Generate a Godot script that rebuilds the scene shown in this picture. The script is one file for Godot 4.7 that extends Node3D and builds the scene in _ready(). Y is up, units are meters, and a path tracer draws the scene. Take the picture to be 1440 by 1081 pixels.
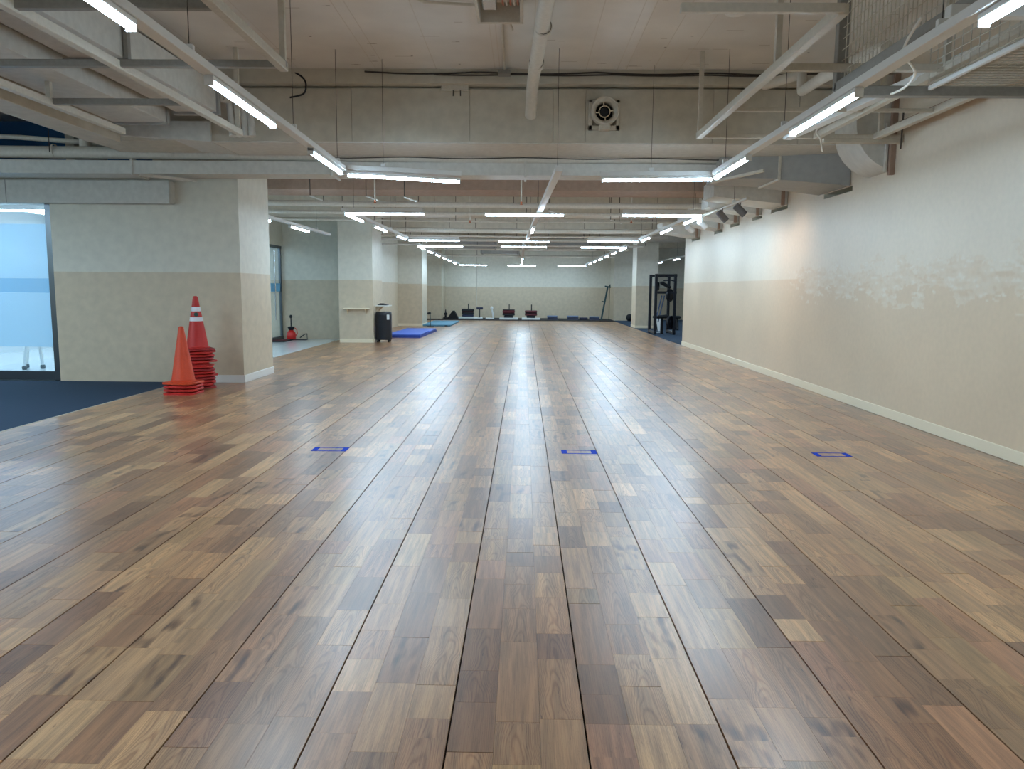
extends Node3D
# An empty basement sports hall: parquet floor, two-tone walls, exposed ceiling with tube lights.
# x to the right, y up, d = distance ahead of the camera along -z.

const EXPOSURE := 1.08
const TUBE_POWER := 0.9      # AreaLight3D energy of one 1.2 m tube
const TUBE_GLOW := 55.0
const SLAB := 3.66           # underside of the slab
const LINE := 1.49           # height of the paint line
const TUBE_COLOR := Color(0.79, 0.91, 1.0)

var M := {}
var used := {}
var rng := RandomNumberGenerator.new()
var tube_meshes := {}


func _ready() -> void:
	rng.seed = 4711
	# ---------------------------------------------------------------- camera, surroundings
	var cam := Camera3D.new()
	cam.name = "camera"
	cam.fov = 2.0 * rad_to_deg(atan(540.5 / 1075.0))
	cam.position = Vector3(0, 1.3, 0)
	cam.rotation_degrees = Vector3(-7.1, 0.85, 0.45)
	cam.near = 0.05
	cam.far = 120.0
	add_child(cam)
	cam.current = true
	var we := WorldEnvironment.new()
	we.name = "surroundings"
	var e := Environment.new()
	e.background_mode = Environment.BG_COLOR
	e.background_color = Color(0, 0, 0)
	e.tonemap_mode = Environment.TONE_MAPPER_LINEAR
	e.tonemap_exposure = EXPOSURE
	e.sdfgi_enabled = true
	e.ssao_enabled = true
	e.ssil_enabled = true
	we.environment = e
	add_child(we)
	materials()
	# ---------------------------------------------------------------- large structure
	floors()
	walls()
	ceiling()
	# ---------------------------------------------------------------- lamps
	light_tracks()
	spotlights()
	# ---------------------------------------------------------------- services under the ceiling
	services()
	suspended_frames()
	mesh_basket()
	fan()
	# ---------------------------------------------------------------- things on the floor
	cones()
	tape_marks()
	glass_room()
	alcove()
	pillar_things()
	far_equipment()
	right_room()


# ==================================================================== helpers
func V(x: float, y: float, d: float) -> Vector3:
	return Vector3(x, y, -d)

func numbered(called: String) -> String:
	if not used.has(called):
		used[called] = 0
		return called
	used[called] += 1
	return "%s_%03d" % [called, used[called]]

func begin() -> SurfaceTool:
	var s := SurfaceTool.new()
	s.begin(Mesh.PRIMITIVE_TRIANGLES)
	return s

func obj(called: String, s: SurfaceTool, m: Material, parent: Node = null) -> MeshInstance3D:
	var o := MeshInstance3D.new()
	o.mesh = s.commit()
	o.material_override = m
	put(called, o, parent)
	return o

func put(called: String, o: Node3D, parent: Node = null) -> void:
	if parent == null:
		o.name = numbered(called)
		add_child(o)
	else:
		o.name = called
		parent.add_child(o, true)

func thing(called: String, label: String, category: String, at := Vector3.ZERO, group := "") -> Node3D:
	var o := Node3D.new()
	put(called, o)
	o.position = at
	tag(o, label, category, group)
	return o

func tag(o: Node, label: String, category: String, group := "") -> void:
	o.set_meta("label", label)
	o.set_meta("category", category)
	if group:
		o.set_meta("group", group)

func struct(o: Node) -> Node:
	o.set_meta("kind", "structure")
	return o

func vtx(s: SurfaceTool, p: Vector3, n: Vector3) -> void:
	s.set_normal(n)
	s.add_vertex(p)

# a triangle whose front looks along n (front faces run clockwise)
func tri(s: SurfaceTool, a: Vector3, b: Vector3, c: Vector3, n: Vector3) -> void:
	if (b - a).cross(c - a).dot(n) > 0.0:
		var t := b
		b = c
		c = t
	vtx(s, a, n)
	vtx(s, b, n)
	vtx(s, c, n)

func quad(s: SurfaceTool, a: Vector3, b: Vector3, c: Vector3, d: Vector3, n: Vector3) -> void:
	tri(s, a, b, c, n)
	tri(s, a, c, d, n)

# convex solid of two rings of equal length (bottom and top loops), flat shaded
func loft(s: SurfaceTool, low: Array, high: Array) -> void:
	var c := Vector3.ZERO
	for p in low: c += p
	for p in high: c += p
	c /= low.size() + high.size()
	var k := low.size()
	for i in k:
		var a: Vector3 = low[i]
		var b: Vector3 = low[(i + 1) % k]
		var e: Vector3 = high[(i + 1) % k]
		var f: Vector3 = high[i]
		var n := (e - a).cross(f - b)
		if n.length() < 1e-9:
			n = (b - a).cross(f - a)
		n = n.normalized()
		if n.dot((a + b + e + f) / 4.0 - c) < 0.0:
			n = -n
		quad(s, a, b, e, f, n)
	for ring in [low, high]:
		var n: Vector3 = (ring[1] - ring[0]).cross(ring[2] - ring[0]).normalized()
		if n.dot(ring[0] - c) < 0.0:
			n = -n
		for i in range(1, k - 1):
			tri(s, ring[0], ring[i], ring[i + 1], n)

# axis box from ranges in x, y and d, edges chamfered by bev
func bx(s: SurfaceTool, x0: float, x1: float, y0: float, y1: float, d0: float, d1: float, bev := 0.0) -> void:
	cbox(s, Transform3D(Basis(), V((x0 + x1) / 2, (y0 + y1) / 2, (d0 + d1) / 2)), Vector3(absf(x1 - x0), absf(y1 - y0), absf(d1 - d0)), bev)

func cbox(s: SurfaceTool, t: Transform3D, size: Vector3, bev := 0.0) -> void:
	var h := size / 2
	bev = minf(bev, minf(h.x, minf(h.y, h.z)) * 0.9)
	for ax in 3:
		for sg in [-1.0, 1.0]:
			var u := (ax + 1) % 3
			var v := (ax + 2) % 3
			var pts := []
			for c in [[-1, -1], [1, -1], [1, 1], [-1, 1]]:
				var p := Vector3.ZERO
				p[ax] = sg * h[ax]
				p[u] = c[0] * (h[u] - bev)
				p[v] = c[1] * (h[v] - bev)
				pts.append(t * p)
			var n := Vector3.ZERO
			n[ax] = sg
			quad(s, pts[0], pts[1], pts[2], pts[3], (t.basis * n).normalized())
	if bev <= 0.0:
		return
	for ax in 3:                     # edges run along ax
		var u := (ax + 1) % 3
		var v := (ax + 2) % 3
		for su in [-1.0, 1.0]:
			for sv in [-1.0, 1.0]:
				var pts := []
				for k in [[-1, 0], [1, 0], [1, 1], [-1, 1]]:
					var p := Vector3.ZERO
					p[ax] = k[0] * (h[ax] - bev)
					p[u] = su * (h[u] - (bev if k[1] == 1 else 0.0))
					p[v] = sv * (h[v] - (0.0 if k[1] == 1 else bev))
					pts.append(t * p)
				var n := Vector3.ZERO
				n[u] = su
				n[v] = sv
				quad(s, pts[0], pts[1], pts[2], pts[3], (t.basis * n).normalized())
	for sx in [-1.0, 1.0]:
		for sy in [-1.0, 1.0]:
			for sz in [-1.0, 1.0]:
				var a := Vector3(sx * h.x, sy * (h.y - bev), sz * (h.z - bev))
				var b := Vector3(sx * (h.x - bev), sy * h.y, sz * (h.z - bev))
				var c := Vector3(sx * (h.x - bev), sy * (h.y - bev), sz * h.z)
				tri(s, t * a, t * b, t * c, (t.basis * Vector3(sx, sy, sz)).normalized())

# square bar from a to b
func bar(s: SurfaceTool, a: Vector3, b: Vector3, w: float, h: float, bev := 0.0) -> void:
	var x := (b - a).normalized()
	var up := Vector3.UP if absf(x.y) < 0.95 else Vector3.RIGHT
	var z := x.cross(up).normalized()
	var y := z.cross(x).normalized()
	cbox(s, Transform3D(Basis(x, y, z), (a + b) / 2), Vector3(a.distance_to(b), h, w), bev)

# round tube along points, smooth
func tube(s: SurfaceTool, pts: Array, r: float, seg := 10, caps := true) -> void:
	var rings := []
	var norms := []
	var side := Vector3.ZERO
	for i in pts.size():
		var dir: Vector3
		if i == 0: dir = pts[1] - pts[0]
		elif i == pts.size() - 1: dir = pts[i] - pts[i - 1]
		else: dir = (pts[i + 1] - pts[i]).normalized() + (pts[i] - pts[i - 1]).normalized()
		dir = dir.normalized()
		if side == Vector3.ZERO:
			side = dir.cross(Vector3.UP if absf(dir.y) < 0.9 else Vector3.RIGHT).normalized()
		side = (side - dir * side.dot(dir)).normalized()
		var up := side.cross(dir)
		var ring := []
		var nr := []
		for k in seg:
			var a := TAU * k / seg
			var n := side * cos(a) + up * sin(a)
			ring.append(pts[i] + n * r)
			nr.append(n)
		rings.append(ring)
		norms.append(nr)
	for i in pts.size() - 1:
		for k in seg:
			var l := (k + 1) % seg
			smooth_quad(s, rings[i][k], rings[i][l], rings[i + 1][l], rings[i + 1][k], norms[i][k], norms[i][l], norms[i + 1][l], norms[i + 1][k])
	if caps:
		for w in [[0, 1], [pts.size() - 1, pts.size() - 2]]:
			var n: Vector3 = (pts[w[0]] - pts[w[1]]).normalized()
			for k in seg:
				tri(s, pts[w[0]], rings[w[0]][k], rings[w[0]][(k + 1) % seg], n)

func smooth_quad(s: SurfaceTool, a: Vector3, b: Vector3, c: Vector3, d: Vector3, na: Vector3, nb: Vector3, nc: Vector3, nd: Vector3) -> void:
	var n := na + nb + nc + nd
	for t in [[a, b, c, na, nb, nc], [a, c, d, na, nc, nd]]:
		if (t[1] - t[0]).cross(t[2] - t[0]).dot(n) > 0.0:
			t = [t[0], t[2], t[1], t[3], t[5], t[4]]
		vtx(s, t[0], t[3])
		vtx(s, t[1], t[4])
		vtx(s, t[2], t[5])

# lathe: profile of Vector2(radius, height) turned about the y axis of t
func lathe(s: SurfaceTool, profile: Array, seg: int, t := Transform3D()) -> void:
	for i in profile.size() - 1:
		var p: Vector2 = profile[i]
		var q: Vector2 = profile[i + 1]
		var n2 := Vector2(q.y - p.y, p.x - q.x).normalized()
		for k in seg:
			var a := TAU * k / seg
			var b := TAU * (k + 1) / seg
			var ca := Vector3(cos(a), 0, sin(a))
			var cb := Vector3(cos(b), 0, sin(b))
			var na := (t.basis * (ca * n2.x + Vector3.UP * n2.y)).normalized()
			var nb := (t.basis * (cb * n2.x + Vector3.UP * n2.y)).normalized()
			smooth_quad(s, t * (ca * p.x + Vector3.UP * p.y), t * (cb * p.x + Vector3.UP * p.y), t * (cb * q.x + Vector3.UP * q.y), t * (ca * q.x + Vector3.UP * q.y), na, nb, nb, na)

# turns the y axis towards dir
func aim(at: Vector3, dir: Vector3) -> Transform3D:
	var y := dir.normalized()
	var x := y.cross(Vector3.UP if absf(y.y) < 0.95 else Vector3.RIGHT).normalized()
	return Transform3D(Basis(x, y, x.cross(y)), at)

# ==================================================================== materials
func mat(called: String, c: Color, rough := 0.7, metal := 0.0, noise := 0.0, scale := 1.0, freq := 0.03) -> StandardMaterial3D:
	var m := StandardMaterial3D.new()
	m.resource_name = called
	m.albedo_color = c
	m.roughness = rough
	m.metallic = metal
	if noise > 0.0:
		m.albedo_texture = mottle(noise, freq)
		m.uv1_triplanar = true
		m.uv1_world_triplanar = true
		m.uv1_scale = Vector3.ONE * scale
	M[called] = m
	return m

var mottles := {}
func mottle(amount: float, freq: float) -> Texture2D:
	var key := "%.3f %.3f" % [amount, freq]
	if not mottles.has(key):
		var n := FastNoiseLite.new()
		n.seed = 17 + mottles.size()
		n.frequency = freq
		n.fractal_octaves = 5
		var t := NoiseTexture2D.new()
		t.width = 512
		t.height = 512
		t.seamless = true
		t.noise = n
		var g := Gradient.new()
		g.set_color(0, Color(1, 1, 1) * (1.0 - amount) + Color(0, 0, 0, amount))
		g.set_color(1, Color(1, 1, 1))
		t.color_ramp = g
		mottles[key] = t
	return mottles[key]

func materials() -> void:
	mat("paint_upper", Color8(226, 221, 205), 0.55, 0, 0.06, 0.35)
	mat("paint_lower", Color8(214, 197, 170), 0.5, 0, 0.07, 0.35)
	mat("ceiling_paint", Color8(236, 231, 223), 0.75, 0, 0.05, 0.5)
	M["ceiling_paint"].albedo_texture = slab_texture()
	M["ceiling_paint"].uv1_scale = Vector3.ONE / 7.0
	mat("beam_paint", Color8(206, 198, 181), 0.7, 0, 0.08, 0.4)
	mat("shade_and_trim_brown", Color8(172, 146, 128), 0.75, 0, 0.1, 0.5)  # carries the shadow on one beam; also the brown trim
	mat("duct_paint", Color8(216, 214, 206), 0.55, 0, 0.08, 0.6)
	mat("duct_grey", Color8(168, 168, 164), 0.55, 0, 0.08, 0.6)
	mat("pipe_white", Color8(222, 216, 203), 0.5, 0, 0.08, 1.2)
	mat("steel_cream", Color8(208, 201, 186), 0.5, 0, 0.06, 1.5)
	mat("steel_grey", Color8(150, 147, 140), 0.45, 0.1, 0.08, 1.5)
	mat("rail_white", Color8(226, 228, 226), 0.4)
	mat("trim_white", Color8(232, 230, 224), 0.45)
	mat("trim_cream", Color8(236, 221, 193), 0.45)
	mat("cable_dark", Color8(62, 56, 50), 0.7)
	mat("cable_white", Color8(224, 220, 210), 0.6)
	mat("blue_light_tint", Color8(62, 118, 172), 0.8)  # stands for the blue light inside the void
	mat("rubber_black", Color8(26, 28, 32), 0.8, 0, 0.2, 2.0)
	mat("plastic_black", Color8(13, 16, 25), 0.45)
	mat("plastic_navy", Color8(28, 34, 66), 0.5)
	mat("plastic_blue_grey", Color8(96, 112, 140), 0.55)
	mat("plastic_white", Color8(226, 228, 226), 0.45)
	mat("maroon", Color8(92, 34, 40), 0.6)
	mat("cone_red", Color8(205, 38, 30), 0.5, 0, 0.1, 3.0)
	mat("cone_dark_red", Color8(165, 28, 30), 0.55, 0, 0.12, 3.0)
	mat("cone_orange", Color8(226, 72, 26), 0.5, 0, 0.1, 3.0)
	mat("reflective_band", Color8(226, 226, 230), 0.35)
	mat("sticker_green", Color8(24, 66, 60), 0.5)
	mat("tape_blue", Color8(34, 70, 190), 0.8).metallic_specular = 0.25
	mat("mat_blue", Color8(66, 102, 196), 0.55)
	mat("mat_blue_side", Color8(44, 72, 160), 0.55)
	mat("mat_teal", Color8(84, 140, 166), 0.6)
	mat("chrome", Color8(196, 200, 204), 0.18, 1.0)
	mat("steel_dark", Color8(92, 100, 106), 0.3, 0.8)
	mat("post_green", Color8(30, 62, 66), 0.4)
	mat("tile_white", Color8(222, 228, 228), 0.12)
	mat("tile_joint", Color8(170, 174, 172), 0.7)
	mat("room_white", Color8(216, 226, 232), 0.7)
	mat("spot_grey", Color8(116, 116, 118), 0.5)
	mat("spot_white", Color8(228, 230, 230), 0.45)
	mat("subfloor", Color8(46, 38, 30), 0.9)
	mat("red_plastic", Color8(214, 40, 34), 0.35)
	mat("foam_black", Color8(30, 28, 30), 0.85)
	mat("copper", Color8(190, 110, 76), 0.4, 0.5)
	var c := mat("carpet_blue", Color8(36, 70, 100), 0.95, 0, 0.45, 6.0, 0.12)
	c.rim_enabled = false
	var g := StandardMaterial3D.new()
	g.resource_name = "glass_clear"
	g.transparency = BaseMaterial3D.TRANSPARENCY_ALPHA
	g.albedo_color = Color(0.80, 0.93, 0.97, 0.10)
	g.roughness = 0.03
	M["glass"] = g
	for f in [["film_pale", Color8(176, 214, 234), Color8(184, 222, 244)], ["film_band", Color8(104, 168, 206), Color8(138, 192, 224)]]:
		var m := StandardMaterial3D.new()
		m.resource_name = f[0]
		m.albedo_color = f[1]
		m.roughness = 0.45
		m.backlight_enabled = true
		m.backlight = f[2]
		M[f[0]] = m
	var t := StandardMaterial3D.new()
	t.resource_name = "tube_light_glow"
	t.albedo_color = Color(0.95, 0.95, 0.95)
	t.emission_enabled = true
	t.emission = TUBE_COLOR
	t.emission_energy_multiplier = TUBE_GLOW
	M["tube_glow"] = t
	var w := StandardMaterial3D.new()
	w.resource_name = "spot_light_glow"
	w.emission_enabled = true
	w.emission = Color(1.0, 0.9, 0.78)
	w.emission_energy_multiplier = 8.0
	M["spot_glow"] = w
	M["wood"] = wood_material()
	M["right_wall"] = right_wall_material()

# painted concrete: faint board marks, scratches and pin holes
func slab_texture() -> Texture2D:
	var size := 1024
	var n := FastNoiseLite.new()
	n.seed = 33
	n.frequency = 0.006
	n.fractal_octaves = 4
	var im := n.get_seamless_image(size, size)
	im.convert(Image.FORMAT_RGB8)
	var data := im.get_data()
	for i in data.size():
		data[i] = 228 + int(data[i] * 0.1)
	im = Image.create_from_data(size, size, false, Image.FORMAT_RGB8, data)
	var g := RandomNumberGenerator.new()
	g.seed = 8
	for k in 16:                                         # marks of the shuttering boards
		var x := g.randi() % size
		im.fill_rect(Rect2i(x, 0, 1, size), Color8(226, 222, 216))
	for k in 150:                                        # scratches along x
		var w := 6 + g.randi() % 26
		var x := g.randi() % (size - 60)
		var y := g.randi() % size
		im.fill_rect(Rect2i(x, y, w, 1), Color8(170, 158, 146))
		if k % 4 == 0: im.fill_rect(Rect2i(x + 5, mini(y + 1, size - 1), w / 2, 1), Color8(138, 124, 112))
	for k in 40:
		im.fill_rect(Rect2i(g.randi() % (size - 4), g.randi() % (size - 4), 3, 2), Color8(96, 84, 74))
	return ImageTexture.create_from_image(im)

# wood grain laid out in eight strips side by side: u across 8 x 135 mm, v along 1.6 m
func wood_material() -> StandardMaterial3D:
	var n := FastNoiseLite.new()
	n.seed = 5
	n.frequency = 1.0
	n.fractal_octaves = 3
	var w := FastNoiseLite.new()
	w.seed = 9
	w.frequency = 1.0
	w.fractal_octaves = 2
	var size := 1024
	var data := PackedByteArray()
	data.resize(size * size * 3)
	var at := 0
	var per := size / 8
	for y in size:
		var v := y * 1.6 / size
		for x in size:
			var strip := x / per
			var u := (x % per) * 0.135 / per
			var o := strip * 37.0
			var streak := n.get_noise_2d(u * 260.0 + o, v * 5.0 + o)          # fine fibres
			var broad := w.get_noise_2d(u * 26.0 + o, v * 1.6 - o)            # broad bands
			var val := 0.87 + 0.17 * streak + 0.16 * broad
			var warm := 0.03 * broad
			if strip % 4 == 1 or strip % 4 == 2:                              # flat-sawn: arches
				var cu := u - 0.0675 + 0.03 * w.get_noise_2d(o, v * 2.0)
				var ph := cu * cu * 5200.0 + v * (16.0 + strip) + 2.6 * w.get_noise_2d(u * 12.0 - o, v * 3.5)
				var ring := 0.5 + 0.5 * sin(ph * 2.2)
				val -= 0.19 * pow(ring, 3.0)
				warm += 0.02 * ring
			elif strip == 7:                                                  # dark figure
				val -= 0.36 * maxf(0.0, w.get_noise_2d(u * 14.0 + 90.0, v * 4.0) - 0.12) * 2.0
			# pores and short dark flecks
			var fleck := n.get_noise_2d(u * 520.0 - o, v * 26.0 + o)
			if fleck > 0.52:
				val -= 0.13
			# mineral streaks and knots
			var kn := w.get_noise_2d(u * 60.0 + 200.0 + o, v * 9.0 + 11.0)
			if kn > 0.72:
				val -= (kn - 0.72) * 3.0
			val = clampf(val, 0.12, 1.0)
			data[at] = int(255.0 * clampf(pow(val, 0.8) + warm, 0.0, 1.0))
			data[at + 1] = int(255.0 * val)
			data[at + 2] = int(255.0 * clampf(pow(val, 1.2) - warm, 0.0, 1.0))
			at += 3
	var m := StandardMaterial3D.new()
	m.resource_name = "lacquered_wood"
	m.albedo_texture = ImageTexture.create_from_image(Image.create_from_data(size, size, false, Image.FORMAT_RGB8, data))
	m.vertex_color_use_as_albedo = true
	m.roughness = 0.42
	m.metallic_specular = 0.42
	m.clearcoat_enabled = true
	m.clearcoat = 0.9
	m.clearcoat_roughness = 0.29
	return m

# painted wall: cream over tan, the edge between them rubbed and touched up in patches
func right_wall_material() -> StandardMaterial3D:
	var wide := 1536
	var high := 256
	var up := Color8(230, 216, 195)  # both tones warmer than other walls: spotlight warmth put into the paint
	var low := Color8(222, 199, 170)
	var n := FastNoiseLite.new()
	n.seed = 21
	n.frequency = 1.0
	n.fractal_octaves = 4
	var data := PackedByteArray()
	data.resize(wide * high * 3)
	var at := 0
	for y in high:
		var h := SLAB * (1.0 - (y + 0.5) / high)
		for x in wide:
			var d := -5.0 + 23.4 * (x + 0.5) / wide
			var c := up if h > LINE - 0.02 else low
			# touch-up paint over the edge, nearer than about 11 m
			if d < 12.0 and h > 0.95 and h < 2.0:
				var reach := clampf((12.0 - d) / 1.5, 0.0, 1.0)
				var p := n.get_noise_2d(d * 1.1, h * 2.6) + 0.5 * n.get_noise_2d(d * 4.0 + 40.0, h * 7.0)
				var near := 1.0 - absf(h - (LINE - 0.06)) / 0.30
				var fine := n.get_noise_2d(d * 3.0 + 11.0, h * 11.0 + 70.0) + 0.6 * n.get_noise_2d(d * 9.0, h * 24.0)
				# thin roller smears that wander across the edge
				if near > 0.0 and p * 0.9 + fine * 0.5 + near * 0.7 > 0.38 + (1.0 - reach) * 2.0:
					c = low.lerp(up, clampf(0.55 + 0.6 * fine, 0.15, 0.95))
				if near > 0.35 and fine > 0.42 and reach > 0.5:
					c = c.lerp(Color8(236, 228, 214), 0.4)
			var g := 1.0 - 0.05 * (0.5 + 0.5 * n.get_noise_2d(d * 0.8 + 300.0, h * 0.8)) + 0.02 * n.get_noise_2d(d * 14.0, h * 14.0)
			data[at] = int(clampf(c.r * g, 0, 1) * 255.0)
			data[at + 1] = int(clampf(c.g * g, 0, 1) * 255.0)
			data[at + 2] = int(clampf(c.b * g, 0, 1) * 255.0)
			at += 3
	var m := StandardMaterial3D.new()
	m.resource_name = "touched_up_paint"
	m.albedo_texture = ImageTexture.create_from_image(Image.create_from_data(wide, high, false, Image.FORMAT_RGB8, data))
	m.roughness = 0.45
	return m

# ==================================================================== floors
const BOARD := 0.135
const PANEL := 0.405

func floors() -> void:
	var s := begin()
	bx(s, -4.66, 3.8, -0.2, -0.012, -5.0, 31.95)
	var base := obj("floor", s, M.subfloor)
	struct(base)
	# boards: strips of 135 mm, three to a panel, every strip made of short lengths
	var tones := [Color8(172, 143, 110), Color8(158, 128, 98), Color8(186, 158, 122), Color8(204, 180, 142), Color8(140, 108, 80), Color8(118, 88, 64), Color8(166, 128, 102), Color8(176, 152, 116), Color8(150, 126, 100), Color8(194, 170, 134), Color8(128, 100, 80), Color8(162, 140, 104)]
	var boards := []
	for k in range(-33, 30):
		var x0 := -0.21 + k * BOARD
		var x1 := x0 + BOARD
		var g0 := 0.0028 if posmod(k, 3) == 0 else 0.0002
		var g1 := 0.0028 if posmod(k, 3) == 2 else 0.0002
		if x1 > 3.79: x1 = 3.79
		var d := -5.0 - rng.randf() * 0.4
		var left := rng.randf_range(0.6, 2.0)
		var tone: Color = tones[rng.randi() % tones.size()]
		while d < 31.95:
			var l := rng.randf_range(0.14, 0.54)
			if rng.randf() < 0.35: l = rng.randf_range(0.2, 0.36)
			if left - l < 0.12: l = left
			left -= l
			var ends := left <= 0.001
			if rng.randf() > 0.22:
				tone = tones[rng.randi() % tones.size()]
				tone = tone.lerp(Color8(172, 143, 112), rng.randf_range(0.1, 0.5)) * rng.randf_range(0.99, 1.1) * Color(1.05, 0.945, 0.85)
			var d0 := maxf(d, -5.0)
			var d1 := minf(d + l, 31.95)
			if d1 - d0 > 0.03:
				boards.append({"x0": x0 + g0, "x1": x1 - g1, "d0": d0 + 0.0001, "d1": d1 - (0.0022 if ends else 0.0001), "c": tone.srgb_to_linear(), "s": rng.randi() % 8, "v": rng.randf(), "f": rng.randf() < 0.5, "t": [rng.randf() - 0.5, rng.randf() - 0.5]})
			d += l
			if ends: left = rng.randf_range(1.5, 2.1)
	for b in boards:
		b.score = board_score(b)
	var order := boards.duplicate()
	order.sort_custom(func(p, q): return p.score > q.score)
	for b in order.slice(0, 300):
		var o := begin()
		board(o, b)
		obj("floorboard", o, M.wood, base)
	var rest := begin()
	for b in order.slice(300):
		board(rest, b)
	var field := obj("floorboards", rest, M.wood, base)
	field.set_meta("kind", "stuff")
	# carpets
	s = begin()
	bx(s, -8.5, -4.672, -0.2, 0.0, -5.0, 10.36)
	struct(obj("floor_left", s, M.carpet_blue))
	s = begin()
	bx(s, 3.803, 9.0, -0.2, 0.0, 14.0, 34.5)
	struct(obj("floor_right", s, M.carpet_blue))
	s = begin()
	bx(s, -4.37, 3.803, -0.2, 0.02, 31.952, 34.5)
	struct(obj("floor_far", s, M.rubber_black))
	# metal edge between boards and carpet
	s = begin()
	bx(s, -4.672, -4.662, -0.1, 0.004, -5.0, 10.34)
	struct(obj("trim_1", s, M.steel_cream))
	# tiled floor of the alcove and the glass room
	s = begin()
	bx(s, -10.0, -4.662, -0.2, -0.006, 10.5, 19.4)
	var tiled := obj("floor_alcove", s, M.tile_joint)
	struct(tiled)
	var mesh: Mesh
	for i in 7:
		for j in 11:
			var x := -4.665 - 0.4 - i * 0.8
			var d := 19.38 - 0.4 - j * 0.8
			if d < 10.6: continue
			if mesh == null:
				var q := begin()
				cbox(q, Transform3D(), Vector3(0.797, 0.006, 0.797), 0.001)
				mesh = q.commit()
			var o := MeshInstance3D.new()
			o.mesh = mesh
			o.material_override = M.tile_white
			o.position = V(x, -0.003, d)
			put("floor_tile", o, tiled)

func board_score(b: Dictionary) -> float:
	var x: float = (b.x0 + b.x1) / 2
	var d: float = maxf(0.01, (b.d0 + b.d1) / 2)
	if d < 1.75: return 0.0
	if absf(x + 0.015 * d) > d * 0.69 + 0.05: return 0.0
	return (b.x1 - b.x0) * (b.d1 - b.d0) / (d * d * d)

func board(s: SurfaceTool, b: Dictionary) -> void:
	var e := 0.0004
	var t: Array = b.t
	var pts := []
	for c in [[b.x0, b.d0, -1, -1], [b.x1, b.d0, 1, -1], [b.x1, b.d1, 1, 1], [b.x0, b.d1, -1, 1]]:
		pts.append([c[0], c[1], c[2], c[3], 0.00028 * (t[0] * c[2] + t[1] * c[3])])
	var top := []
	var rim := []
	var low := []
	var uv := []
	for p in pts:
		top.append(V(p[0] - p[2] * e, p[4], p[1] - p[3] * e))
		rim.append(V(p[0], p[4] - e, p[1]))
		low.append(V(p[0], -0.011, p[1]))
		var u: float = (p[0] - b.x0) / 0.1355
		if b.f: u = 0.99 - u
		uv.append(Vector2((b.s + 0.004 + u * 0.99) / 8.0, b.v + (p[1] - b.d0) / 1.6))
	var n: Vector3 = (top[2] - top[0]).cross(top[3] - top[1])
	n = n.normalized() if n.y > 0 else -n.normalized()
	s.set_color(b.c)
	board_quad(s, top, uv, n)
	for i in 4:
		var j := (i + 1) % 4
		var out := Vector3([0.0, 1.0, 0.0, -1.0][i], 0.0, [1.0, 0.0, -1.0, 0.0][i])
		board_quad(s, [top[i], top[j], rim[j], rim[i]], [uv[i], uv[j], uv[j], uv[i]], (out + Vector3.UP).normalized())
		board_quad(s, [rim[i], rim[j], low[j], low[i]], [uv[i], uv[j], uv[j], uv[i]], out)

func board_quad(s: SurfaceTool, p: Array, uv: Array, n: Vector3) -> void:
	for t in [[0, 1, 2], [0, 2, 3]]:
		if (p[t[1]] - p[t[0]]).cross(p[t[2]] - p[t[0]]).dot(n) > 0.0:
			t = [t[0], t[2], t[1]]
		for i in t:
			s.set_normal(n)
			s.set_uv(uv[i])
			s.add_vertex(p[i])

# ==================================================================== walls
# a wall or pillar painted in two tones, one mesh of two surfaces
func two_tone(called: String, x0: float, x1: float, d0: float, d1: float, top := SLAB, line := LINE) -> MeshInstance3D:
	var s := begin()
	bx(s, x0, x1, -0.01, line, d0, d1)
	s.set_material(M.paint_lower)
	var mesh := s.commit()
	s = begin()
	bx(s, x0, x1, line, top, d0, d1)
	s.set_material(M.paint_upper)
	s.commit(mesh)
	var o := MeshInstance3D.new()
	o.mesh = mesh
	put(called, o)
	struct(o)
	return o

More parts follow.
